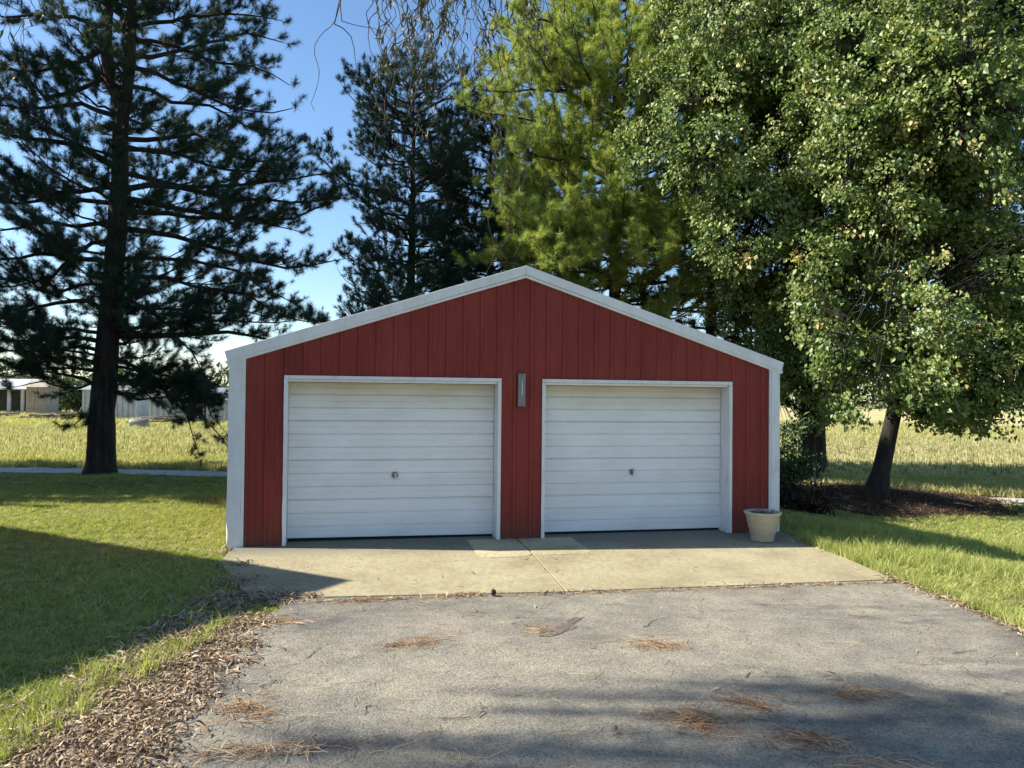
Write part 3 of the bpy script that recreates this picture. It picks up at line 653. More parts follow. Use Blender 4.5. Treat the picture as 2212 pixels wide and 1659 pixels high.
pine('left_pine', 'large dark pine left of the garage with a forked trunk and long drooping limbs', LB, [t_main, t_l, t_r], mains + extra, 3, 'needles_blue', L=0.21, wd=0.0085, per=66, sub=5.0, twig=6.8, cones=90, spread=1.05, tw=0.80)

def simple_trunk(b, h, r, lean=(0, 0)):
    t = np.linspace(0, 1, 12); return np.stack([b[0] + lean[0] * t, b[1] + lean[1] * t, b[2] - 0.15 + h * t, r * (1 - 0.9 * t) + 0.25 * r * np.exp(-t * 40)], 1)
# --- dark blue-green pine beyond the garage
Yd = 15.0; b = at(885, 900, Yd); b = np.array([b[0], Yd, float(T(b[0], Yd))])
prof = lambda z, a: float(np.interp(z, [1.5, 3.7, 5.6, 7.2, 8.5, 10.2, 11.4, 12.8, 13.6], [2.4, 3.3, 3.0, 2.3, 3.2, 2.3, 3.0, 1.2, .15]) * (0.82 + 0.22 * math.sin(3 * a + z * 1.9)))
pine('dark_pine', 'dark blue-green pine with its pointed top bare against the sky, behind the left roof slope', b, [simple_trunk(b, 13.8, 0.22)], auto_mains(b, 1.2, 13.7, prof, 21, 0.42, 5, 0.40, 0.10), 22, 'needles_dark', L=0.15, wd=0.010, per=50, sub=4.6, twig=7.5, subl=0.5)
# --- two yellow-green pines over the ridge
Yg = 12.5; b = at(1325, 900, Yg); b = np.array([b[0], Yg, float(T(b[0], Yg))])
def profg(z, a):
    r = float(np.interp(z, [4.2, 5.2, 6.5, 9, 12, 15, 18], [3.8, 4.3, 3.9, 4.0, 4.2, 3.0, .3])) * (0.85 + 0.22 * math.sin(2 * a + z * 1.6)); return r
mg = auto_mains(b, 4.2, 17, profg, 31, 0.60, 5, 0.26, 0.20)
for pts, dy, r in (([(1325, 500), (1240, 520), (1150, 500), (1085, 440)], -3.6, 5), ([(1325, 520), (1200, 555), (1100, 560), (1020, 575)], -1.5, 5), ([(1325, 520), (1420, 540), (1500, 520), (1560, 480)], -4.0, 5),
                   ([(1325, 560), (1250, 570), (1200, 560), (1170, 545)], -4.0, 4), ([(1325, 540), (1380, 560), (1400, 580), (1420, 560)], -4.2, 4), ([(1325, 560), (1380, 530), (1450, 500), (1500, 470)], -4.2, 5), ([(1325, 500), (1360, 500), (1400, 520), (1430, 540)], -4.4, 5), ([(1325, 480), (1250, 500), (1180, 500), (1130, 520)], -4.2, 5), ([(1325, 600), (1300, 585), (1260, 575), (1200, 580)], -4.0, 5), ([(1325, 450), (1220, 430), (1120, 410), (1050, 400)], -1.0, 5), ([(1325, 250), (1220, 200), (1120, 190), (1030, 200)], -2.2, 5), ([(1325, 430), (1440, 430), (1540, 420), (1600, 380)], -3.8, 5), ([(1325, 350), (1400, 330), (1460, 300), (1500, 260)], -3.8, 5), ([(1325, 300), (1200, 270), (1100, 250), (1010, 230)], -1.5, 5),
                   ([(1325, 380), (1230, 350), (1150, 330), (1110, 300)], -3.4, 5), ([(1325, 180), (1230, 130), (1140, 120), (1055, 150)], -1.0, 5), ([(1325, 120), (1230, 60), (1130, 40), (1085, 60)], -1.0, 5)):
    n = len(pts); mg.append((np.array([at(x, y, Yg + dy * i / (n - 1)) for i, (x, y) in enumerate(pts)]), r * 0.013))
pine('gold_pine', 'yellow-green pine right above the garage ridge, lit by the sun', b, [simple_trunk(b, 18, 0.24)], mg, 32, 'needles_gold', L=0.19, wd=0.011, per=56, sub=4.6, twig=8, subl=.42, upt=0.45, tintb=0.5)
Yh = 16.6; b = at(1055, 900, Yh); b = np.array([b[0], Yh, float(T(b[0], Yh))])
profh = lambda z, a: float(np.interp(z, [2.0, 4, 6, 8, 10, 11.6, 13], [2.6, 3.0, 3.0, 2.7, 2.4, 1.7, .2]) * (0.85 + 0.22 * math.sin(2 * a + z * 1.5)))
pine('green_pine', 'shorter dark green pine filling the gap between the pointed dark pine and the yellow-green pine', b, [simple_trunk(b, 13.2, 0.19)], auto_mains(b, 2.2, 13, profh, 41, 0.45, 5, 0.32, 0.1), 42, 'needles_dark', L=0.17, wd=0.012, per=54, sub=4.6, twig=8, subl=.55)
# --- conifers that fill the back of the maples
for i, (px, Y, h, lab, pr) in enumerate(((1535, 13.2, 16, 'dark conifer just right of the yellow-green pine, seen between maple leaves', 3.1),
                                         (1768, 12.6, 16, 'dark conifer straight behind the maple that stands nearest the garage', 3.2),
                                         (2290, 12.2, 16, 'dark conifer filling the gap at the right edge behind the maples', 3.3))):
    b = at(px, 900, Y); b = np.array([b[0], Y, float(T(b[0], Y))])
    pf = lambda z, a, h=h, pr=pr: float(np.interp(z, [3.4, 4.6, h * .6, h], [pr * .9, pr, pr * .8, .2]))
    pine('back_conifer', lab, b, [simple_trunk(b, h, 0.24)], auto_mains(b, 3.5, h, pf, 51 + i, 0.62, 4, 0.2, 0.12), 61 + i, 'needles_dark', L=0.22, wd=0.018, per=46, sub=2.5, twig=5, group='conifers behind the maples')
# --- pines of the same row outside the picture at left; they shade the far lawn and the left pine
for i, (x, y, h, pr) in enumerate(((-14.0, 10.3, 21.0, 3.7), (-15.5, 15.2, 19.0, 4.0), (-21.0, 17.0, 19.0, 4.0))):
    b = np.array([x, y, float(T(x, y))]); pf = lambda z, a, h=h, pr=pr: float(np.interp(z, [0.8, 3, h * .6, h], [pr * .8, pr, pr * .8, .2]))
    pine('row_pine', ('front pine of the row beyond the left edge of the picture', 'middle pine of the row left of the picture, behind the front one', 'farthest pine of the row left of the picture')[i], b,
         [simple_trunk(b, h, 0.3)], auto_mains(b, 0.9, h, pf, 71 + i, 0.55, 5, 0.2, 0.12), 81 + i, 'needles_blue', L=0.34, wd=0.035, per=40, sub=2.4, twig=5.5, group='pines in a row left of the lawn')

# --- broadleaf trees
def leaf_geo(P, Dr, size, rng, asp=0.75, fold=0.25, face=(-0.75, -0.15, 0.45)):
    """a folded four-point leaf hanging from each point"""
    n = len(P); d = norm(Dr); s = norm(np.cross(d, norm(rng.normal(0, .62, (n, 3)) + face))); u = np.cross(s, d); L = size * np.clip(rng.lognormal(-.08, .38, (n, 1)), .45, 1.9); w_ = L * asp * 0.5
    a = P; m_ = P + d * L * 0.45 - u * L * 0.0; e = P + d * L - u * L * 0.12
    l_ = m_ + s * w_ + u * L * fold * 0.5; r_ = m_ - s * w_ + u * L * fold * 0.5
    V = np.stack([a, l_, e, r_], 1).reshape(-1, 3); i = np.arange(n)[:, None] * 4; F = np.concatenate([i + [[0, 1, 2]], i + [[0, 2, 3]]], 1).reshape(-1, 3); return V, F
def nz(P, f, seed):  # smooth pseudo-noise
    r = np.random.default_rng(seed); a = np.zeros(len(P))
    for k in range(6):
        d = norm(r.normal(0, 1, 3)) * f * r.uniform(0.6, 1.6); a += np.sin(P @ d + r.uniform(0, 6.28))
    return a / 6
def broadleaf(name, label, base, trunk, blobs, seed, nclump, size, per, mat='maple_leaf', group=None, bark='bark_maple', gap=-0.15, cl_r=0.30, limbs=None, lit=None):
    rng = np.random.default_rng(seed); root = empty(name, base, label, 'tree', group); B = np.asarray(base, float)
    T_ = resample(np.asarray(trunk, float), 20); V, F = tubes(T_[None, :, :3], T_[None, :, 3], 16); mesh_np('trunk', V, F, bark, root, smooth=True, off=B)
    geo = []; nodes = [T_[8:, :3]]
    wts = np.array([b[3] ** 2 for b in blobs]); wts = wts / wts.sum(); P = []
    for (cx, cy, cz, r), wt in zip(blobs, wts):
        c = np.array([cx, cy, cz]); 
        # two or three limbs reach into each blob
        for _ in range(3):
            s = T_[rng.integers(7, 15), :3]; e = c + norm(rng.normal(0, 1, 3)) * r * 0.6; mdl = (s + e) / 2 + [0, 0, 0.25 * r]
            q = wiggle(resample(np.array([s, s * .6 + mdl * .4 + [0, 0, .2], mdl, e]), 9), 0.05, rng); geo.append(tubes(q[None], (np.linspace(0.09, 0.02, 9) * (r / 3.5))[None], 6)); nodes.append(q[2:])
        n = int(nclump * wt * 2.9); d = norm(rng.normal(0, 1, (n, 3))); rad = r * rng.uniform(0.25, 1.0, (n, 1)) ** 0.45; q = c + d * rad * np.array([1, 1, 0.92]); P.append(q)
    P = np.concatenate(P); g = nz(P, 1.5, seed) + 0.8 * nz(P, 4.2, seed + 1); P = P[g > gap]; P = P[rng.permutation(len(P))[:nclump]]
    ND = np.concatenate(nodes); n = len(P)
    best = np.empty(n, int)
    for i0 in range(0, n, 400):
        best[i0:i0 + 400] = np.argmin(((P[i0:i0 + 400, None] - ND[None]) ** 2).sum(2), 1)
    s = ND[best]; far_ = np.linalg.norm(P - s, axis=1)
    sel = far_ < 2.6; s2, e2 = s[sel], P[sel]; mdl = (s2 + e2) / 2 + np.array([0, 0, 1.0]) * (0.10 * far_[sel])[:, None]
    TW = np.stack([s2, mdl, e2], 1); geo.append(tubes(TW, np.stack([0.006 + far_[sel] * 0.008, 0.006 + far_[sel] * 0.004, np.full(sel.sum(), 0.004)], 1), 3))
    V, F = cat_geo(geo); mesh_np('branches', V, F, bark, root, off=B)
    out = norm(P - s + np.array([0, 0, 0.001])); ii = np.repeat(np.arange(n), per); N = len(ii)
    loc = P[ii] + norm(rng.normal(0, 1, (N, 3))) * cl_r * rng.uniform(0.1, 1, (N, 1)) * np.array([1, 1, 0.75])
    dr = norm(out[ii] * 0.55 + rng.normal(0, 0.55, (N, 3)) + np.array([0, 0, -0.65])); V, F = leaf_geo(loc, dr, size, rng)
    tb = np.clip(rng.normal(0.48, 0.16, n), 0, 1); t = np.clip(tb[ii] + rng.normal(0, 0.16, N), 0, 1)
    o = mesh_np('crown', V, F, mat, root, tint=np.repeat(t, 2), off=B); o['kind'] = 'stuff'
    return root
def bl(px, py, Y, r): p = at(px, py, Y); return (p[0], p[1], p[2], r * 0.93)
b2 = G(1747, 1046); Y2 = b2[1]; k2 = (Y2 + 10.1) / FPX
tr2 = [[*at(1747, 1060, Y2), 32 * k2], [*at(1745, 1030, Y2), 24 * k2], [*at(1742, 980, Y2), 21 * k2], [*at(1745, 900, Y2), 19 * k2], [*at(1752, 760, Y2), 16 * k2], [*at(1745, 560, Y2), 12 * k2], [*at(1725, 340, Y2), 8 * k2], [*at(1700, 60, Y2), 4 * k2], [*at(1690, -180, Y2), 1.5 * k2]]
broadleaf('maple', 'broadleaf tree with the straight dark trunk close to the right corner of the garage', b2, tr2,
          [bl(1640, 60, Y2 - .3, 3.4), bl(1500, 230, Y2 - 1, 2.3), bl(1650, 330, Y2 - .6, 2.8), bl(1800, 180, Y2 - .5, 3.3), bl(1820, 450, Y2, 3.0), bl(1640, 560, Y2 - .4, 2.2), bl(1760, 690, Y2 - .3, 2.6), bl(1740, 840, Y2 + .2, 1.5), bl(1540, 20, Y2 - .5, 2.3), bl(1600, -150, Y2, 3.0), bl(1700, 200, Y2 - 2.8, 2.2), bl(1780, 380, Y2 - 2.6, 2.0), bl(1540, 300, Y2 - 2.8, 1.7), bl(1620, 480, Y2 - 2.6, 1.6), bl(1820, 130, Y2 - 2.8, 2.0), bl(1720, 600, Y2 - .6, 1.5), bl(1850, 600, Y2 - .4, 1.6), bl(1590, 90, Y2 - 2.6, 1.8), bl(1650, 780, Y2 - .2, 1.3), bl(1830, 760, Y2 - .2, 1.6), bl(1600, 680, Y2, 1.5), bl(1400, 330, Y2 - 1.2, 1.0), bl(1880, 300, Y2 - .4, 2.2), bl(1880, 560, Y2, 1.8), bl(1880, 60, Y2, 2.2), bl(1560, 420, Y2 - 1.2, 1.5)],
          101, 9600, 0.088, 25, group=None, gap=-0.02)
b3 = G(1893, 1068); Y3 = b3[1]; k3 = (Y3 + 10.1) / FPX
tr3 = [[*at(1888, 1085, Y3), 36 * k3], [*at(1893, 1060, Y3), 26 * k3], [*at(1903, 1020, Y3), 21 * k3], [*at(1918, 950, Y3), 19 * k3], [*at(1938, 860, Y3), 17 * k3], [*at(1965, 700, Y3), 14 * k3], [*at(1980, 480, Y3), 11 * k3], [*at(1990, 200, Y3), 7 * k3], [*at(2000, -150, Y3), 2 * k3]]
broadleaf('maple', 'broadleaf tree with the trunk leaning right beside the road, rightmost trunk in view', b3, tr3,
          [bl(2030, 60, Y3, 3.8), bl(1960, 300, Y3 - .5, 3.0), bl(2160, 330, Y3, 3.4), bl(2080, 560, Y3, 3.2), bl(1930, 640, Y3 - .4, 2.4), bl(2140, 760, Y3 - .2, 2.3), bl(1960, 770, Y3 - .8, 1.3), bl(1840, 830, Y3 - .8, 0.95), bl(1990, 850, Y3 - .6, 0.8), bl(2120, 850, Y3 + .2, 1.1), bl(2230, 875, Y3 + .3, 1.1), bl(2310, 890, Y3 + .2, 1.2), bl(2180, 890, Y3 + .4, .8), bl(2060, 830, Y3 - .3, 1.1), bl(2210, 800, Y3, 1.5), bl(2300, 600, Y3, 3.2), bl(2290, 200, Y3, 3.6), bl(2130, -150, Y3, 3.6), bl(1880, 760, Y3 - 1.0, 1.2), bl(2320, 820, Y3, 1.6), bl(1900, 480, Y3, 2.4), bl(1870, 200, Y3, 2.2)],
          111, 8800, 0.088, 26, group=None, gap=-0.02)

# --- curly willow: trunk stands left of the camera, thin strands hang into the top of the picture
wb = np.array([-3.6, -8.3, float(T(-3.6, -8.3))]); rng = np.random.default_rng(7)
wil = empty('curly_willow', wb, 'curly willow whose thin twisted twigs hang into the top of the picture', 'tree')
tk = np.array([[-3.6, -8.3, -0.1, .34], [-3.5, -8.2, .4, .25], [-3.3, -8.0, 2.0, .21], [-2.9, -7.6, 3.8, .19], [-2.3, -7.0, 5.4, .15], [-1.6, -6.2, 6.8, .11]])
q = resample(tk, 16); V, F = tubes(q[None, :, :3], q[None, :, 3], 12); mesh_np('trunk', V, F, 'bark_pale', wil, smooth=True, off=wb)
def strand(px0, py0, px1, py1, Y, amp=0.05, n=22):
    a, b_ = at(px0, py0, Y), at(px1, py1, Y); t = np.linspace(0, 1, n)[:, None]; P = a * (1 - t) + b_ * t
    ph = rng.uniform(0, 6.28, 3); L_ = np.linalg.norm(b_ - a)
    s = np.linspace(0, L_ * 9, n); P[:, 0] += amp * (np.sin(s + ph[0]) + .5 * np.sin(2.3 * s + ph[1])) * np.minimum(1, t[:, 0] * 4); P[:, 1] += amp * np.cos(s * 1.2 + ph[2]) * np.minimum(1, t[:, 0] * 4)
    P[:, 2] += rng.normal(0, amp * .15, n); return P
st, leafy = [], []
def add(P, lf): st.append(resample(P, 22)); leafy.append(lf)
# bare arching twig at left, its forks
add(np.array([at(x, y, -2.3) for x, y in [(745, -120), (738, -30), (733, 0), (722, 52), (700, 68), (684, 88), (677, 105), (681, 125), (690, 150), (688, 175), (680, 205), (671, 215), (673, 232), (679, 240)]]), 0)
add(np.array([at(x, y, -2.25) for x, y in [(722, 52), (740, 60), (758, 78), (765, 105), (768, 135), (772, 160), (785, 190)]]), 0)
add(np.array([at(x, y, -2.4) for x, y in [(735, 10), (738, 45), (752, 50), (775, 56), (812, 62), (820, 75)]]), 0)
add(np.array([at(x, y, -2.1) for x, y in [(815, 24), (798, 40), (795, 80), (800, 110), (812, 130), (816, 160)]]), 0)
for px, c, lo, hi in ((835, 6, 120, 260), (860, 5, 90, 190), (910, 9, 80, 170), (930, 7, 60, 150), (968, 7, 80, 180), (990, 5, 60, 200), (1025, 5, 90, 240), (1048, 4, 60, 170), (1110, 4, 40, 140), (1150, 3, 60, 160)):
    for _ in range(c):
        x = px + rng.normal(0, 14); Y = rng.uniform(-3.6, -1.2); e = rng.uniform(lo, hi)
        add(strand(x, -130, x + rng.normal(0, 16), e, Y, 0.06), 1 if px != 1025 else 0.4)
for px, e, Y in ((1020, 290, -2.0), (1050, 270, -2.4), (930, 260, -2.0), (940, 300, -2.2), (890, 390, -2.0), (850, 420, -2.3), (1115, 430, -2.4), (1135, 350, -1.8), (1070, 470, -2.2), (1060, 600, -1.0), (1095, 570, -.9), (1120, 560, -1.1), (1085, 520, -1.0), (1230, 170, -2), (1290, 140, -2.4), (1330, 230, -2.2), (905, 330, -2.6), (820, 330, -2.1), (1130, 250, -1.6), (1180, 300, -2.6), (40, 150, -2.0), (20, 190, -2.2), (5, 120, -1.8), (60, 110, -2.4)):
    add(strand(px + rng.normal(0, 20), -130, px, e, Y, 0.065, 30), 0.8)
P = np.array(st); k = P.shape[1]
# limbs overhead that carry the strands (they run just above the picture)
tops = P[:, 0]; limbs_ = []
for cx in (-2.0, -0.6, 0.6, 1.5, 2.3, 3.2, 4.2):
    e = np.array([cx, -2.0 + rng.uniform(-.5, .5), 7.3]); s0 = q[rng.integers(11, 15), :3]; limbs_.append(resample(np.array([s0, s0 * .6 + e * .4 + [0, 0, .9], s0 * .2 + e * .8 + [0, 0, .8], e, e + [.5, .5, -.15]]), 14))
LM = np.array(limbs_); g1 = tubes(LM, np.linspace(.075, .018, 14)[None] * np.ones((len(LM), 1)), 7)
ND = LM[:, 5:].reshape(-1, 3); con = []
for p in tops:
    a = ND[np.argmin(((ND - p) ** 2).sum(1))]; con.append(np.stack([a, (a + p) / 2 + [0, 0, .15], p]))
g2 = tubes(np.array(con), np.array([[.014, .009, .006]] * len(con)), 4)
g3 = tubes(P, np.linspace(0.0055, 0.0024, k)[None] * np.ones((len(P), 1)), 4)
# the rest of the crown, above and behind the camera, and over to the right
cr = []
for _ in range(330):
    c = np.array([rng.uniform(-5, 4.2), rng.uniform(-12.5, -4.8), rng.uniform(6.6, 9.5)]); 
    L_ = rng.uniform(.8, 2.2); t = np.linspace(0, 1, 22)[:, None]; p = c + np.array([0, 0, -1]) * t * L_ + 0.05 * np.sin(t * 25 + rng.uniform(0, 6, 3)); cr.append(p)
clumps = []  # unseen clumps added so that their shadows fall on chosen driveway spots
for (px, py, hh, sp_, nn) in ((1250, 1560, 9.0, .20, 8), (1500, 1440, 9.0, .16, 6), (1620, 1460, 9.4, .16, 6), (1760, 1500, 9.2, .24, 12), (1900, 1500, 9.0, .2, 8), (2040, 1545, 9.3, .3, 20), (2000, 1600, 9.3, .36, 30), (2150, 1570, 9.0, .34, 24), (2180, 1640, 9.2, .4, 36), (1900, 1650, 8.7, .34, 26), (1700, 1560, 9.0, .16, 7), (1640, 1650, 9.0, .3, 16), (1330, 1650, 9.0, .2, 8), (1180, 1500, 9.0, .16, 6), (1380, 1490, 9.0, .18, 8), (1560, 1530, 9.1, .14, 6), (1800, 1590, 9.1, .3, 18), (1520, 1640, 9.0, .24, 14), (780, 1600, 8.9, .16, 5), (1000, 1600, 8.9, .18, 7), (700, 1640, 8.8, .2, 6), (900, 1655, 8.6, .2, 6), (1110, 1640, 8.6, .2, 7), (2100, 1440, 9.4, .2, 6), (2200, 1500, 9.3, .2, 8)):
    d = ray(px, py); g0 = CAM + d * (-CAM[2] / d[2]); src = g0 - np.array([1.37, -.281, -1.0]) * hh
    clumps.append(src + [0, 0, .9])
    for _ in range(nn):
        c = src + rng.normal(0, sp_, 3) * [1, 1, .6] + [0, 0, .4]; t = np.linspace(0, 1, 22)[:, None]; cr.append(c + np.array([.1, 0, -1]) * t * rng.uniform(.5, 1.0) + 0.05 * np.sin(t * 25 + rng.uniform(0, 6, 3)))
CRW = np.array(cr); CRW = CRW[CRW[:, -1, 2] > 5.3]
g4 = tubes(CRW, np.linspace(0.007, 0.003, 22)[None] * np.ones((len(CRW), 1)), 3)
lm2 = []
for a in np.linspace(0, 2 * PI, 13)[:-1] * 1.0:
    s0 = q[10 + int(a) % 4, :3]; e = np.array([-3.4 + 6.0 * math.cos(a), -7.6 + 3.9 * math.sin(a), rng.uniform(8.4, 9.8)]); lm2.append(resample(np.array([s0, (s0 + e) / 2 + [0, 0, .8], e]), 10))
for e in clumps:
    s0 = q[rng.integers(11, 15), :3]; lm2.append(resample(np.array([s0, s0 * .6 + e * .4 + [0, 0, .7], s0 * .2 + e * .8 + [0, 0, .35], e]), 10))
lm2 = np.array(lm2); g5 = tubes(lm2, np.linspace(.07, .012, 10)[None] * np.ones((len(lm2), 1)), 6)
ND2 = lm2[:, 2:].reshape(-1, 3); c2_ = []
for p in CRW[:, 0]:
    a = ND2[np.argmin(((ND2 - p) ** 2).sum(1))]; c2_.append(np.stack([a, (a + p) / 2 + [0, 0, .12], p]))
g6 = tubes(np.array(c2_), np.array([[.012, .009, .007]] * len(c2_)), 3)
V, F = cat_geo([g1, g2, g3, g4, g5, g6]); mesh_np('twigs', V, F, 'twig_bark', wil, off=wb)
LP, LD = [], []
for i, p in enumerate(P):
    n = int(11 * leafy[i] * rng.uniform(.5, 1.3))
    for t in rng.uniform(.12, 1, n):
        LP.append(p[min(k - 1, int(t * (k - 1)))]); d = rng.normal(0, .35, 3); d[2] -= .9; LD.append(d)
for p in CRW:
    for t in rng.uniform(0, 1, 12): LP.append(p[int(t * 21)]); d = rng.normal(0, .4, 3); d[2] -= .8; LD.append(d)
LP = np.array(LP); LD = norm(np.array(LD)); n = len(LP); L_ = rng.uniform(.07, .15, n)
kk = 6; s = norm(np.cross(LD, norm(rng.normal(0, 1, (n, 3))))); bd = np.cross(s, LD); tt = np.linspace(0, 1, kk)[None, :, None]
amp = rng.uniform(-.5, .6, (n, 1, 1)); mid = LP[:, None] + LD[:, None] * L_[:, None, None] * tt + bd[:, None] * L_[:, None, None] * amp * np.sin(tt * PI * 1.2)
wp = np.array([.15, .8, 1, .8, .45, .05])[None, :, None] * (0.0115 * rng.uniform(.7, 1.2, (n, 1, 1)))
V = np.stack([mid - s[:, None] * wp, mid + s[:, None] * wp], 2).reshape(-1, 3); i = (np.arange(n) * kk * 2)[:, None] + np.arange(kk - 1)[None] * 2; i = i.reshape(-1)
F = np.stack([i, i + 1, i + 3, i + 2], 1); o = mesh_np('leaves', V, F, 'willow_leaf', wil, tint=np.repeat(rng.uniform(0, 1, n), kk - 1), off=wb); o['kind'] = 'stuff'

# ================================================================== house left of the picture (its roof corner shades lawn and apron)
hk = 4.6; hc = np.array([1.47 - 1.37 * hk, -1.94 + .281 * hk]); hu = np.array([-.77, .64]); hv = np.array([-.62, -.79]); LU, LV = 10.0, 8.5
hs = empty('neighbour_house', (hc[0], hc[1], 0), 'two-storey pale house standing left of the picture, its roof corner shading the lawn', 'house')
def hp(u, v, z): return (hu[0] * u + hv[0] * v, hu[1] * u + hv[1] * v, z)
def hbox(u0, u1, v0, v1, z0, z1): return MB().add([hp(u0, v0, z0), hp(u1, v0, z0), hp(u1, v1, z0), hp(u0, v1, z0), hp(u0, v0, z1), hp(u1, v0, z1), hp(u1, v1, z1), hp(u0, v1, z1)], [(0, 3, 2, 1), (4, 5, 6, 7), (0, 1, 5, 4), (1, 2, 6, 5), (2, 3, 7, 6), (3, 0, 4, 7)])
hbox(.45, LU, .45, LV, -.2, hk - .12).build('wall', 'house_siding', hs)
hbox(0, LU + .45, 0, LV + .45, hk - .12, hk).build('eave', 'trim_white', hs)
ru, rv = (LU + .45), (LV + .45)
MB().add([hp(0, 0, hk), hp(ru, 0, hk), hp(ru, rv, hk), hp(0, rv, hk), hp(rv / 2, rv / 2, hk + 1.7), hp(ru - rv / 2, rv / 2, hk + 1.7)], [(0, 1, 5, 4), (2, 3, 4, 5), (3, 0, 4), (1, 2, 5), (3, 2, 1, 0)]).build('roof', 'shingle', hs)
for u in (2, 4.5, 7):
    for z in (1.0, 3.1):
        wq = hbox(u, u + .9, .40, .47, z, z + 1.1).build('window', 'trim_white', hs); hbox(u + .06, u + .84, .385, .405, z + .06, z + 1.04).build('pane', 'window_glass', wq)
for v in (1.6, 4.2):
    for z in (1.0, 3.1):
        wq = hbox(.40, .47, v, v + .9, z, z + 1.1).build('window', 'trim_white', hs); hbox(.385, .405, v + .06, v + .84, z + .06, z + 1.04).build('pane', 'window_glass', wq)

# ================================================================== far farmyard at left
def far_box(name, label, cat, px0, px1, ytop, Y, depth, mat, roof='barn_white', rise=0.5, doors=(), ribs=0):
    a = at(px0, ytop, Y); c = at(px1, ytop, Y); z0 = float(T(a[0], Y)); zt_ = (a[2] + c[2]) / 2; root = empty(name, (a[0], Y, z0), label, cat)
    W2 = c[0] - a[0]; H = zt_ - z0
    MB().box(0, W2, 0, depth, 0, H).build('wall', mat, root)
    MB().add([(-.3, -.3, H), (W2 + .3, -.3, H), (W2 + .3, depth / 2, H + rise), (-.3, depth / 2, H + rise), (-.3, depth + .3, H), (W2 + .3, depth + .3, H)], [(0, 1, 2, 3), (3, 2, 5, 4), (0, 3, 4), (1, 5, 2)]).build('roof', roof, root)
    for (d0, d1, h) in doors: MB().box(d0 * W2, d1 * W2, -.05, .02, 0, h * H).build('door', 'barn_dark', root)
    if ribs:
        for k in range(ribs):
            x = W2 * (k + .5) / ribs; MB().box(x - .04, x + .04, -.06, -.002, 0.02, H - .02).build('batten', 'barn_beige' if mat == 'barn_beige' else 'roof_metal', root)
    return root
# open shed
a = at(-70, 843, 78); c = at(52, 843, 78); z0 = float(T(a[0], 78)); sh = empty('open_shed', (a[0], 78, z0), 'open-fronted farm shed with a white roof and dark inside, far left beyond the field', 'shed')
W2 = c[0] - a[0]; H = a[2] - z0 + .1
MB().box(0, W2, 5, 5.1, 0, H).build('back_wall', 'barn_dark', sh); MB().add([(-.4, -.6, H), (W2 + .4, -.6, H), (W2 + .4, 5.6, H + 1.1), (-.4, 5.6, H + 1.1), (-.4, -.6, H + .12), (W2 + .4, -.6, H + .12), (W2 + .4, 5.6, H + 1.22), (-.4, 5.6, H + 1.22)], [(0, 3, 2, 1), (4, 5, 6, 7), (0, 1, 5, 4), (1, 2, 6, 5), (2, 3, 7, 6), (3, 0, 4, 7)]).build('roof', 'barn_white', sh)
for x in (0.1, W2 * .35, W2 * .7, W2 - .3): MB().box(x, x + .28, 0, .28, 0, H).build('post', 'barn_white', sh)
far_box('beige_shed', 'small beige wooden shed beside the open-fronted shed', 'shed', 57, 96, 836, 76, 4, 'barn_beige', 'barn_beige', .7, ribs=6)
far_box('white_shed', 'pale blue-white shed half hidden by the left pine trunk', 'shed', 178, 295, 842, 62, 5, 'barn_white', 'roof_metal', .4, ribs=10)
far_box('metal_barn', 'long low white metal barn with a dark doorway, beside the garage corner', 'barn', 322, 520, 860, 56, 8, 'barn_white', 'roof_metal', .9, doors=((.40, .62, .98),), ribs=16)
far_box('ribbed_shed', 'small ribbed white metal shed at the right end of the long barn', 'shed', 476, 540, 864, 54, 1.6, 'barn_white', 'roof_metal', .25, ribs=7)
# gravel yard
V = [(at(330, 917, 50)[0], 44.5), (at(520, 917, 50)[0] + 3, 43.5), (at(520, 907, 54)[0] + 3, 53), (at(140, 905, 54)[0], 54)]
MB().add([(x, y, -.47) for x, y in V], [(0, 1, 2, 3)]).build('farmyard', 'yard_gravel')['kind'] = 'structure'
rng = np.random.default_rng(9)
for (px0, px1, y, n_, Y, lab) in ((20, 140, 896, 16, 60, 'heap of grey logs and boards lying before the beige shed'), (250, 370, 905, 18, 50, 'heap of broken boards and branches before the white shed'), (-40, 24, 884, 10, 62, 'stack of old beams below the open-fronted shed')):
    a = at(px0, y, Y); c = at(px1, y, Y); z0 = float(T(a[0], Y)); hp_ = empty('wood_heap', (a[0], Y, z0), lab, 'wood heap', 'wood heaps in the farmyard')
    for _ in range(n_):
        x = rng.uniform(0, c[0] - a[0]); L_ = rng.uniform(.8, 2.6); an = rng.uniform(-.5, .5); zz = rng.uniform(.06, .7); ti = rng.uniform(-.25, .35)
        p_ = np.array([[x, rng.uniform(-.8, .8), zz], [x + L_ * math.cos(an), rng.uniform(-.8, .8), zz + L_ * ti * .5]]); p_[:, 2] = np.maximum(p_[:, 2], .06)
        V, F = tubes(p_[None], np.array([[.07, .05]]) * rng.uniform(.7, 1.5), 6); mesh_np('log', V, F, 'wood_grey', hp_)
a = at(301, 916, 47); z0 = float(T(a[0], 47)); tank = empty('steel_tank', (a[0], 47, z0), 'grey cylindrical tank lying on its side at the field edge', 'tank')
MB().lathe([(0, -.62), (.26, -.60), (.33, -.5), (.33, .5), (.26, .60), (0, .62)], 20, (0, 0, .35), 'x').build('shell', 'grey_metal', tank, smooth=True)
MB().box(-.4, -.3, -.3, .3, 0, .1).build('cradle', 'wood_grey', tank); MB().box(.3, .4, -.3, .3, 0, .1).build('cradle', 'wood_grey', tank)

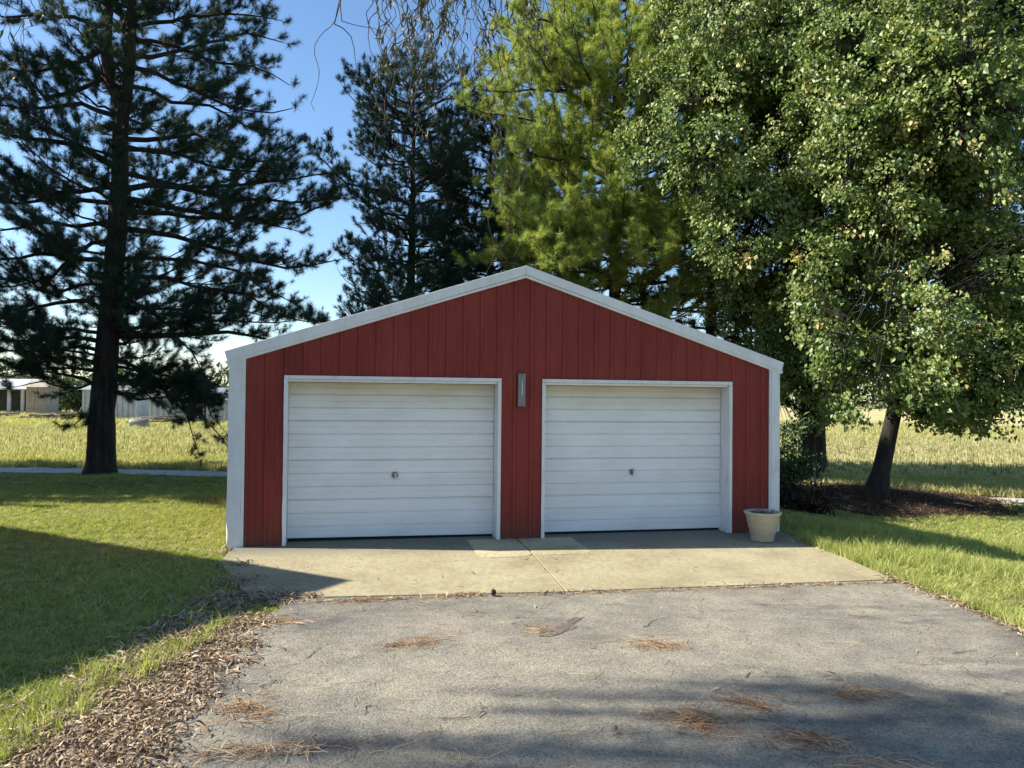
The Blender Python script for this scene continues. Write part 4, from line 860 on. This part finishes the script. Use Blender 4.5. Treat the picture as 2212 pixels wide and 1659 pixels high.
# far trees
def far_tree(px, ptop, Y, r, seed, lab, group='far trees beyond the farmyard'):
    top = at(px, ptop, Y); z0 = float(T(top[0], Y)); h = top[2] - z0; b_ = np.array([top[0], Y, z0]); rng = np.random.default_rng(seed); root = empty('far_tree', b_, lab, 'tree', group)
    V, F = tubes(np.array([[[0, 0, -.1], [.1, 0, h * .4], [0, 0, h * .8]]]), np.array([[.3, .2, .05]]), 7); mesh_np('trunk', V, F, 'bark_maple', root)
    n = 900; P = []
    for _ in range(7):
        c = np.array([rng.uniform(-.5, .5) * r, rng.uniform(-.5, .5) * r, h * rng.uniform(.42, .78)]); q_ = c + norm(rng.normal(0, 1, (n // 7, 3))) * (r * .55) * rng.uniform(.5, 1, (n // 7, 1)) * [1, 1, .8]; P.append(q_)
    P = np.concatenate(P); P[:, 2] = np.minimum(P[:, 2], h); P = np.repeat(P, 5, 0) + rng.normal(0, .22, (len(P) * 5, 3)); V, F = leaf_geo(P, norm(rng.normal(0, 1, P.shape) + [0, 0, -.4]), .30, rng)
    o = mesh_np('crown', V, F, 'far_leaf', root, tint=np.repeat(np.clip(rng.normal(.5, .25, len(P)), 0, 1), 2)); o['kind'] = 'stuff'
far_tree(405, 800, 78, 2.8, 1, 'round-topped tree standing behind the long metal barn')
far_tree(130, 822, 98, 4.5, 2, 'dark green tree between the beige shed and the big pine trunk')
far_tree(165, 832, 96, 3.5, 3, 'lower green tree just left of the big pine trunk')
far_tree(320, 838, 100, 4.0, 4, 'low tree right of the big pine trunk behind the white shed')
far_tree(470, 838, 105, 4.5, 5, 'low broad tree above the metal barn roof by the garage corner')
far_tree(20, 815, 115, 5.0, 6, 'broad tree rising behind the roof of the open-fronted shed')
rng = np.random.default_rng(15); P = []
for x in np.arange(-260, 330, 2.5):
    y = 190 + 25 * math.sin(x * .02) + rng.uniform(-6, 6); hh = rng.uniform(4.5, 8.5); P.append(np.array([x, y, 0]) + rng.normal(0, 1, (150, 3)) * [2.0, 2, 0] + rng.uniform(0, 1, (150, 1)) * [0, 0, hh])
P = np.concatenate(P); V, F = leaf_geo(P, norm(rng.normal(0, 1, P.shape)), 1.0, rng, asp=.9)
tag(mesh_np('distant_woods', V, F, 'far_leaf', tint=np.repeat(rng.uniform(0, 1, len(P)), 2)), 'distant line of woods along the horizon', 'woods', None, 'stuff')

# ================================================================== plants and objects by the right corner
pp = at(1650, 1160, -0.55); px_, py_ = float(pp[0]) - .02, -0.55; z0 = float(S(px_, py_))
pot = empty('flower_pot', (px_, py_, z0 + .001), 'beige ringed plastic flower pot with dead stems, at the right foot of the garage', 'flower pot')
prof = [(.155, 0), (.160, .010), (.168, .090), (.172, .094), (.182, .098), (.188, .175), (.192, .179), (.202, .183), (.206, .250), (.210, .254), (.219, .258), (.222, .318), (.226, .322), (.233, .326), (.235, .372)]
MB().lathe([(0.0, .005), (.150, .0)] + prof + [(.250, .378), (.262, .392), (.262, .408), (.250, .418), (.232, .416), (.220, .400), (.214, .35), (0.0, .345)], 48).build('body', 'pot_plastic', pot, smooth=True)
MB().lathe([(0.214, .352), (.21, .372), (.10, .388), (0.0, .392)], 24).build('soil', 'soil', pot, smooth=True)
pot.scale = (.95, .95, .95); rng = np.random.default_rng(3); st_ = []
for _ in range(60):
    a = rng.uniform(0, 2 * PI); r = .18 * math.sqrt(rng.uniform()); p_ = np.array([r * math.cos(a), r * math.sin(a), .38]); L_ = rng.uniform(.05, .16); d = norm(np.array([rng.normal(0, .6), rng.normal(0, .6), .6])); st_.append(np.stack([p_, p_ + d * L_ * .5, p_ + d * L_ + [0, 0, -.02]]))
V, F = tubes(np.array(st_), np.array([[.004, .003, .0015]] * 60), 4); mesh_np('dead_stems', V, F, 'dead_stem', pot, tint=rng.uniform(0, 1, len(F)))

def shrub(name, label, cat, base, n, hr, rr_, size, mat, seed, stem='bark_maple', leaves=True, asp=.35, ls=12):
    rng = np.random.default_rng(seed); root = empty(name, base, label, cat); S_ = []
    for _ in range(n):
        a = rng.uniform(0, 2 * PI); h = rng.uniform(*hr); r = rr_ * rng.uniform(.2, 1); b_ = np.array([.12 * math.cos(a), .12 * math.sin(a), 0]) * rng.uniform(0, 3); e = np.array([r * math.cos(a), r * math.sin(a), h])
        S_.append(resample(np.array([b_, b_ + [0.2 * r * math.cos(a), 0.2 * r * math.sin(a), h * .5], e * [.7, .7, 1], e + [0, 0, -h * .12 * rng.uniform(0, 1.5)]]), 8))
    S_ = np.array(S_); V, F = tubes(S_, np.linspace(.010, .003, 8)[None] * np.ones((n, 1)), 4); mesh_np('stems', V, F, stem, root)
    if leaves:
        i = rng.integers(0, n, n * ls); j = rng.integers(2, 8, n * ls); P = S_[i, j] + rng.normal(0, .05, (len(i), 3)); D = norm(rng.normal(0, 1, P.shape) + [0, 0, .1]); V, F = leaf_geo(P, D, size, rng, asp=asp)
        o = mesh_np('leaves', V, F, mat, root, tint=np.repeat(rng.uniform(0, 1, len(P)), 2)); o['kind'] = 'stuff'
    return root
g = G(1705, 1100); shrub('leafy_shrub', 'green leafy shrub growing against the right garage corner', 'shrub', (g[0] + .1, g[1] + .6, g[2]), 70, (.5, 1.75), .85, .11, 'shrub_leaf', 5, ls=30)
g = G(1740, 1105); shrub('brush_heap', 'low brown heap of dead brush at the foot of the leafy shrub', 'brush heap', g, 220, (.08, .50), .90, .085, 'mulch_leaf', 6, 'bark_maple', ls=9)
g = G(1765, 1085); shrub('arching_twigs', 'pale bare twigs arching in front of the straight maple trunk', 'twigs', g, 16, (.6, 1.25), .7, .1, 'shrub_leaf', 8, 'bark_pale', leaves=False)
# roots of the right maples and fallen sticks
for (p0_, p1_, r, lab) in (((1765, 1076), (1848, 1083), .018, 'long pale stick lying on brown mulch between the two maples'), ((1780, 1092), (1866, 1098), .016, 'shorter grey stick nearer the lawn below the leaning maple'), ((2060, 1090), (2105, 1098), .03, 'short orange-brown piece of wood on shaded grass near the road')):
    a, c = G(*p0_), G(*p1_); q_ = resample(np.array([a + [0, 0, r], (a + c) / 2 + [0, .05, r + .02], c + [0, 0, r]]), 6); V, F = tubes(q_[None], np.array([[r, r, r * .9, r * .8, r * .7, r * .4]]), 6)
    o = mesh_np('fallen_stick', V, F, 'wood_pale', None, off=a); o.location = Vector(tuple(map(float, a))); tag(o, lab, 'stick', 'sticks on the right lawn')
# mulch sheet below the maples
c = (b2 + b3) / 2; ang = np.linspace(0, 2 * PI, 40)[:-1]; P = []
for ring in (0, .12, .24, .36, .48, .6, .72, .86, 1):
    for a in ang:
        x = c[0] - .3 + ring * (3.2 + .5 * math.sin(3 * a)) * math.cos(a); y = c[1] - 2.0 + ring * (2.1 + .25 * math.sin(5 * a)) * math.sin(a); P.append((x, y, float(T(x, y)) + .02 + .03 * (1 - ring)))
n = 39; F = [(r * n + i, r * n + (i + 1) % n, (r + 1) * n + (i + 1) % n, (r + 1) * n + i) for r in range(8) for i in range(n)]
mesh_np('mulch', P, F, 'mulch_soil')['kind'] = 'structure'
MULCH = np.array([(P[8 * n + i][0], P[8 * n + i][1]) for i in range(n)])

# ================================================================== driveway litter
def surf(x, y): return float(S(x, y)) - (0.012 if y < -2.6 else 0.0)
def GS(px, py):
    d = ray(px, py); t = (-.03 - CAM[2]) / d[2]; p = CAM + d * t; return np.array([p[0], p[1], surf(p[0], p[1])])
def needle_clump(px, py, wx, wy, n, seed, lab, ang=0.0, nl=.17):
    rng = np.random.default_rng(seed); b_ = GS(px, py); n = int(n * .7); wx *= 1.1; nl *= rng.uniform(.8, 1.15); x = rng.standard_t(2.6, n) * wx * .62; y = rng.standard_t(2.6, n) * wy * .62; sub_ = rng.integers(0, 3, n); ox = rng.normal(0, wx * .55, 3); oy = rng.normal(0, wy * .7, 3); x = np.clip(x + ox[sub_], -2.6 * wx, 2.6 * wx); y = np.clip(y + oy[sub_], -2.6 * wy, 2.6 * wy); ca, sa = math.cos(ang), math.sin(ang); X = x * ca - y * sa; Y = x * sa + y * ca
    h = .004 + np.abs(rng.normal(0, .018, n)) * np.exp(-(x / wx) ** 2 - (y / wy) ** 2); th = ang + rng.normal(0, 1.0, n); L_ = nl * rng.uniform(.5, 1.1, n) / 2; cv = rng.normal(0, .25, n) * L_
    dx, dy = np.cos(th) * L_, np.sin(th) * L_; tz = rng.uniform(0, .022, n)
    P3 = np.stack([np.stack([X - dx, Y - dy, h], 1), np.stack([X - dy * cv / L_, Y + dx * cv / L_, h + tz * .6], 1), np.stack([X + dx, Y + dy, h * .6 + .002 + tz * .3], 1)], 1)
    V, F = tubes(P3, np.full((n, 3), .0016), 3); o = mesh_np('needle_clump', V, F, 'dry_needle', None, tint=np.repeat(rng.uniform(0, 1, n) * (.8 if ('rust' in lab or 'red' in lab or 'orange' in lab or 'apron' in lab) else 1), 6)); o.location = Vector(tuple(map(float, b_)))
    tag(o, lab, 'pine needles', 'clumps of dry pine needles on the driveway'); return o
nc = [(905, 1388, .10, .06, 130, 'rust-coloured needle clump left of the dark stain, middle of the driveway', .1), (1405, 1389, .11, .05, 130, 'bright orange needle clump right of the dark stain', -.05),
      (1150, 1357, .06, .07, 60, 'thin loose needle clump touching the dark stain', .6), (1490, 1545, .12, .09, 230, 'thick red-brown needle clump, biggest of the two by the branch shadows', -.3),
      (1610, 1512, .09, .08, 110, 'small tan needle clump up and right of the thick red-brown one', -.7), (1842, 1488, .12, .045, 120, 'flat orange needle clump farthest to the right', -.2),
      (1735, 1590, .14, .06, 170, 'long shaded needle clump in front of the flat orange one', -.25), (540, 1540, .13, .09, 190, 'straw-coloured needle clump at the edge of the leaf litter', -.4),
      (560, 1628, .20, .05, 140, 'long straggling needle clump nearest the camera on the left', 0.0), (795, 1297, .11, .035, 110, 'needle clump against the apron edge at its left end', .1), (1000, 1284, .14, .025, 90, 'needle clump against the apron edge beside the pine cone', .1),
      (590, 1345, .10, .05, 110, 'needle clump in the leaves below the shadow of the house roof', .2), (1900, 1640, .18, .05, 90, 'sparse shaded needle clump in the bottom right corner', -.3)]
for i, (px, py, wx, wy, n, lab, an) in enumerate(nc): needle_clump(px, py, wx, wy, n, 200 + i, lab, an)
# loose needles strewn all over
rng = np.random.default_rng(44); n = 1000; X = rng.uniform(.3, 7.5, n); Y = rng.uniform(-7.2, -2.7, n); e = np.where(rng.uniform(size=n) < .45)[0]; X[e] = rng.uniform(.7, 7.3, len(e)); Y[e] = -2.72 + rng.normal(0, .025, len(e))
th = rng.normal(.1, .7, n); L_ = rng.uniform(.03, .09, n); Z = np.array([surf(x, y) for x, y in zip(X, Y)]) + .003
P3 = np.stack([np.stack([X - np.cos(th) * L_, Y - np.sin(th) * L_, Z], 1), np.stack([X + np.sin(th) * .01, Y, Z + .004], 1), np.stack([X + np.cos(th) * L_, Y + np.sin(th) * L_, Z], 1)], 1)
V, F = tubes(P3, np.full((n, 3), .0014), 3); tag(mesh_np('loose_needles', V, F, 'dry_needle', None, tint=np.repeat(rng.uniform(0, 1, n), 6)), 'single dry pine needles strewn over the driveway', 'needles', None, 'stuff')
# twigs
tw = [((660, 1425), (690, 1400), 'short dark twig in the open left part of the driveway'), ((800, 1525), (785, 1545), 'small hooked twig below the left green patch'), ((1032, 1548), (1042, 1515), 'upright thin twig between the branch shadows near the middle'),
      ((955, 1552), (1030, 1549), 'longest straight twig, lying level near the middle bottom'), ((1608, 1455), (1625, 1440), 'small twig right of centre above the branch shadows'), ((1395, 1350), (1415, 1330), 'forked twig above the bright orange needle clump'),
      ((1330, 1560), (1333, 1590), 'short twig standing out below the thick needle clump'), ((1000, 1668), (1012, 1640), 'twig at the bottom edge left of the middle'), ((830, 1400), (870, 1392), 'thin twig left of the rust-coloured clump'),
      ((1105, 1345), (1150, 1350), 'thin curved twig above the dark stain'), ((985, 1188 + 0), (1018, 1190), 'small stick on the concrete in front of the left door'), ((2060, 1400), (2110, 1392), 'thin twig on the right side of the driveway'),
      ((1950, 1494), (2060, 1500), 'pale needle-like twig by the right edge'), ((560, 1490), (610, 1470), 'bent pale twig between leaf litter and open asphalt'), ((590, 1395), (640, 1420), 'straw stem at the tip of the leaf litter')]
for i, (p0_, p1_, lab) in enumerate(tw):
    if i == 10: p0_, p1_ = (706, 1191 + 0), (752, 1193)
    rng = np.random.default_rng(300 + i); a, c = GS(*p0_), GS(*p1_); r = .0035 if i not in (12, 14) else .0025
    q_ = resample(np.array([a, a * .6 + c * .4, c]), 7); dd = norm(c - a); sd_ = np.array([-dd[1], dd[0], 0]); q_ += sd_ * (rng.normal(0, .012, 7))[:, None]; q_[:, 2] = a[2] + r + .001 + np.abs(rng.normal(0, .004, 7))
    V1 = tubes(q_[None], (np.linspace(r, r * .5, 7))[None], 5); m_ = q_[3]; e_ = m_ + dd * .05 + sd_ * .03; V2 = tubes(np.array([[m_, (m_ + e_) / 2 + [0, 0, .006], e_ + [0, 0, .002]]]), np.array([[r * .6, r * .5, r * .3]]), 4)
    V, F = cat_geo([V1, V2]); o = mesh_np('twig', V, F, 'bark_pale' if i in (12, 13, 14) else 'wood_grey', None, off=a); o.location = Vector(tuple(map(float, a))); tag(o, lab, 'twig', 'twigs on the driveway')
# dark stain
rng = np.random.default_rng(2); sp_ = [(1160, 1368), (1172, 1362), (1190, 1356), (1205, 1348), (1222, 1338), (1240, 1330), (1262, 1328), (1250, 1336), (1236, 1345), (1246, 1352), (1222, 1358), (1210, 1366), (1190, 1371), (1170, 1372)]
st_ = [GS(*p_) for p_ in sp_]; MB().add([(p_[0], p_[1], p_[2] + .004) for p_ in st_], [tuple(range(len(st_)))]).build('driveway_stain', 'stain')['kind'] = 'structure'
# pine cone at the apron edge
b_ = GS(1066, 1285); cone = empty('pine_cone', b_, 'dark pine cone on the asphalt beside the apron edge', 'pine cone')
MB().lathe([(0, 0), (.012, .004), (.016, .03), (.010, .06), (0, .068)], 8).build('core', 'bark_pine', cone)
for k in range(34):
    t = k / 34; a = k * 2.4; r = .014 + .016 * math.sin(PI * (.15 + .8 * t)); z = .006 + .056 * t; ca, sa = math.cos(a), math.sin(a); cx, cy = r * ca, r * sa; tx, ty = -sa * .009, ca * .009
    MB().add([(cx * .4 - tx, cy * .4 - ty, z), (cx * .4 + tx, cy * .4 + ty, z), (cx + tx * .8, cy + ty * .8, z + .007), (cx - tx * .8, cy - ty * .8, z + .007), (cx * .6, cy * .6, z + .010)], [(0, 1, 2, 3), (3, 2, 4), (0, 3, 4), (1, 4, 2)]).build('scale', 'bark_pine', cone)

# ================================================================== leaf litter
rng = np.random.default_rng(77)
def leaf_proto(i, mat='dead_leaf'):
    r = np.random.default_rng(500 + i); k = 5; L_ = r.uniform(.05, .105); w_ = r.uniform(.0045, .008); c = r.uniform(.3, 1.5); V = []
    for j in range(k):
        t = j / (k - 1); x = L_ * (t - .5); z = .012 * math.sin(PI * t) * c * 1.6 + .003; wy = w_ * math.sin(PI * (.08 + .86 * t)); tw_ = c * 1.2 * (t - .5); V += [(x, -wy * math.cos(tw_), z - wy * math.sin(tw_)), (x, wy * math.cos(tw_), z + wy * math.sin(tw_) + .003)]
    F = [(2 * j, 2 * j + 1, 2 * j + 3, 2 * j + 2) for j in range(k - 1)]; return mesh_np('litter_leaf', V, F, mat, tint=[r.uniform(0, 1)] * (k - 1), do_link=False)
lp = [leaf_proto(i) for i in range(7)]; lpd = [leaf_proto(i, 'mulch_leaf') for i in range(7)]
blobs_ = [(505, 1195, .10, 40), (530, 1225, .14, 90), (520, 1262, .18, 260), (505, 1300, .22, 420), (560, 1300, .20, 330), (640, 1292, .12, 120), (470, 1345, .24, 520), (420, 1385, .24, 520), (520, 1345, .2, 330), (575, 1350, .12, 130), (500, 1385, .2, 330), (560, 1395, .10, 100), (440, 1430, .25, 560), (350, 1430, .2, 280), (390, 1480, .26, 620), (300, 1490, .22, 420), (490, 1430, .16, 170), (430, 1500, .18, 240), (330, 1545, .26, 600), (240, 1550, .22, 350), (270, 1600, .26, 620), (180, 1600, .25, 420), (340, 1590, .18, 260), (230, 1650, .26, 620), (140, 1655, .24, 400), (330, 1640, .15, 160), (200, 1720, .3, 600), (450, 1470, .12, 60), (250, 1450, .18, 120), (170, 1520, .2, 120), (700, 1290, .06, 30)]
P = []
for px, py, r, n in blobs_:
    c = GS(px, py); n = int(n * 1.15); r *= .78; c = c + [-.11, 0, 0]; P.append(np.stack([rng.normal(c[0], r, n), rng.normal(c[1], r * .9, n)], 1))
ed = [G(1912, 1252), G(2000, 1285), G(2090, 1320), G(2212, 1372), G(2300, 1410)]
for a, c in zip(ed[:-1], ed[1:]):
    t = rng.uniform(0, 1, (170, 1)); P.append((a * (1 - t) + c * t)[:, :2] + rng.normal(0, .055, (170, 2)))
P.append(np.stack([rng.uniform(0.7, 7.3, 240), -2.70 + rng.normal(0, .018, 240)], 1)); P.append(np.stack([rng.uniform(0, 8, 160), rng.uniform(-7, -.4, 160)], 1))
P = np.concatenate(P); ind = inside(DRIVE, P[:, 0], P[:, 1]); onslab = (P[:, 1] > -2.62) & (P[:, 0] > 0.03 - P[:, 1] * .2) & (P[:, 0] < 7.5)
Z = np.where(ind, S(P[:, 0], P[:, 1]) - .012, np.where(onslab, S(P[:, 0], P[:, 1]), T(P[:, 0], P[:, 1]) + .025)) + .001 + rng.exponential(.006, len(P)); n = len(P)
scatter('leaf_litter', np.column_stack([P, Z]), np.stack([rng.normal(0, .5, n), rng.normal(0, .5, n), rng.uniform(0, 6.28, n)], 1), rng.uniform(.6, 1.15, n), rng.integers(0, 7, n), lp, label='curled dry brown willow leaves along the driveway edge', cat='leaf litter')
# brown litter on the mulch
n = 5200; a = rng.uniform(0, 6.28, n); r = np.sqrt(rng.uniform(size=n)); cM = (b2 + b3) / 2
P = np.stack([cM[0] - .3 + 3.4 * r * np.cos(a), cM[1] - 2.0 + 2.25 * r * np.sin(a)], 1); Z = T(P[:, 0], P[:, 1]) + .03 + rng.exponential(.02, n)
scatter('mulch_litter', np.column_stack([P, Z]), np.stack([rng.normal(0, .5, n), rng.normal(0, .5, n), rng.uniform(0, 6.28, n)], 1), rng.uniform(.7, 1.5, n), rng.integers(0, 7, n), lpd, label='brown leaf litter on the bare ground around the two maples', cat='leaf litter')

# ================================================================== grass
gp = [blade_proto('grass_tuft', np.random.default_rng(600 + i), 18, .02, .05 if i < 5 else .09, .0075, .055, 2.2, 'grass_blade') for i in range(6)]
gt = [blade_proto('tall_tuft', np.random.default_rng(620 + i), 14, .08, .20, .006, .05, .8, 'grass_blade') for i in range(3)]
def keep_grass(P):
    x, y = P[:, 0], P[:, 1]; k = ~inside(DRIVE, x, y)
    k &= ~((x > .03 + np.clip(-y, 0, 3) * .16) & (x < 7.48 + (y > -.6) * .1) & (y > -2.64) & (y < .3)); k &= ~((x > -.03) & (x < 7.52) & (y > -.02) & (y < 7.7))
    k &= y < road_y(x) - .02; k &= ~(inside(MULCH, x, y) & (rng.uniform(size=len(x)) < .93)); return k
def in_view(P, mar=1.6):
    v = np.column_stack([P, np.zeros(len(P))]) - CAM; d = v @ FW; return (d > .5) & (np.abs(v @ RT) < d * 1106 / FPX * mar + .4)
P = []
for lo, hi, dens in ((0, 5.5, 520), (5.5, 9, 380), (9, 14, 230), (14, 22, 120), (22, 34, 50)):
    ar = 2 * hi * hi; X = rng.uniform(-hi, hi, int(ar * dens)); Y = rng.uniform(0, hi, len(X)); R = np.hypot(X, Y); q_ = np.stack([X, Y], 1)[(R >= lo) & (R < hi)]
    # rotate to the view direction
    c_, s_ = math.cos(YAW), math.sin(YAW); q_ = np.stack([q_[:, 0] * c_ - q_[:, 1] * s_, q_[:, 0] * s_ + q_[:, 1] * c_], 1) + CAM[:2]; q_ = q_[in_view(q_)]; P.append(q_[keep_grass(q_)])
P = np.concatenate(P); n = len(P); D_ = np.hypot(P[:, 0] - CAM[0], P[:, 1] - CAM[1])
patch = nz(np.column_stack([P, 0 * P[:, 0]]), 1.3, 5) + .5 * nz(np.column_stack([P, 0 * P[:, 0]]), 4, 6)
sc_ = rng.uniform(.6, 1.15, n) * (1 + .45 * patch) * (1 + np.clip(D_ - 8, 0, 30) * .035)
idx = rng.integers(0, 6, n)
scatter('grass', np.column_stack([P, T(P[:, 0], P[:, 1])]), np.stack([rng.normal(0, .12, n), rng.normal(0, .12, n), rng.uniform(0, 6.28, n)], 1), sc_, idx, gp, label='short green lawn grass', cat='grass')
# taller tufts along edges
E_ = []
for a, c, n_, sp in ((G(1735, 1172), G(1912, 1252), 420, .09), (G(1912, 1252), G(2260, 1392), 460, .12), (G(1760, 1150), G(2212, 1185), 900, .35), (G(1800, 1190), G(2260, 1260), 700, .4), (G(60, 1560), G(500, 1370), 80, .15), (G(-20, 1650), G(300, 1480), 60, .25), (G(497, 1185), G(497, 1075), 110, .05)):
    t = rng.uniform(0, 1, (n_, 1)); E_.append((a * (1 - t) + c * t)[:, :2] + rng.normal(0, sp, (n_, 2)))
E_ = np.concatenate(E_); E_ = E_[keep_grass(E_)]; n = len(E_)
scatter('tall_grass', np.column_stack([E_, T(E_[:, 0], E_[:, 1])]), np.stack([rng.normal(0, .15, n), rng.normal(0, .15, n), rng.uniform(0, 6.28, n)], 1), rng.uniform(.5, 1.15, n), rng.integers(0, 3, n), gt, label='taller uncut grass along the edges of slab and driveway', cat='grass')

# crop rows and weeds beyond the road
cp = [blade_proto('crop_clump', np.random.default_rng(700 + i), 6, .12, .26, .026, .16, .22, 'crop_stalk') for i in range(5)]
wp_ = [blade_proto('weed_clump', np.random.default_rng(720 + i), 16, .06, .20, .022, .25, .8, 'field_weed') for i in range(4)]
def field_pts(n, t0, t1, pw=1.0):
    X = rng.uniform(-45, 60, n * 3); t = t0 + (t1 - t0) * rng.uniform(0, 1, n * 3) ** pw; Y = road_y(X) + RW + t; q_ = np.stack([X, Y], 1); q_ = q_[in_view(q_, 1.05)][:n]; return q_
q_ = field_pts(34000, 3.0, 34, 1.2); rowd = np.array([.35, .94]); rowd = rowd / np.linalg.norm(rowd); u = q_ @ np.array([rowd[1], -rowd[0]]); q_ = q_ + ((np.round(u / .76) * .76 - u) + rng.normal(0, .07, len(u)))[:, None] * np.array([rowd[1], -rowd[0]])
n = len(q_); scatter('crop_stubble', np.column_stack([q_, np.full(n, -.49)]), np.stack([rng.normal(0, .1, n), rng.normal(0, .1, n), rng.uniform(0, 6.28, n)], 1), rng.uniform(.55, 1.1, n), rng.integers(0, 5, n), cp, label='rows of cut yellow-green crop stubble beyond the road', cat='crop')
q_ = np.concatenate([field_pts(9000, .1, 4.5), field_pts(16000, 28, 62)]); n = len(q_)
scatter('field_weeds', np.column_stack([q_, np.maximum(T(q_[:, 0], q_[:, 1]), -.5) + .01]), np.stack([rng.normal(0, .1, n), rng.normal(0, .1, n), rng.uniform(0, 6.28, n)], 1), rng.uniform(.6, 1.5, n) * np.where(q_[:, 1] > 35, 1.8, 1), rng.integers(0, 4, n), wp_, label='straw-coloured grass and weeds in the field', cat='weeds')
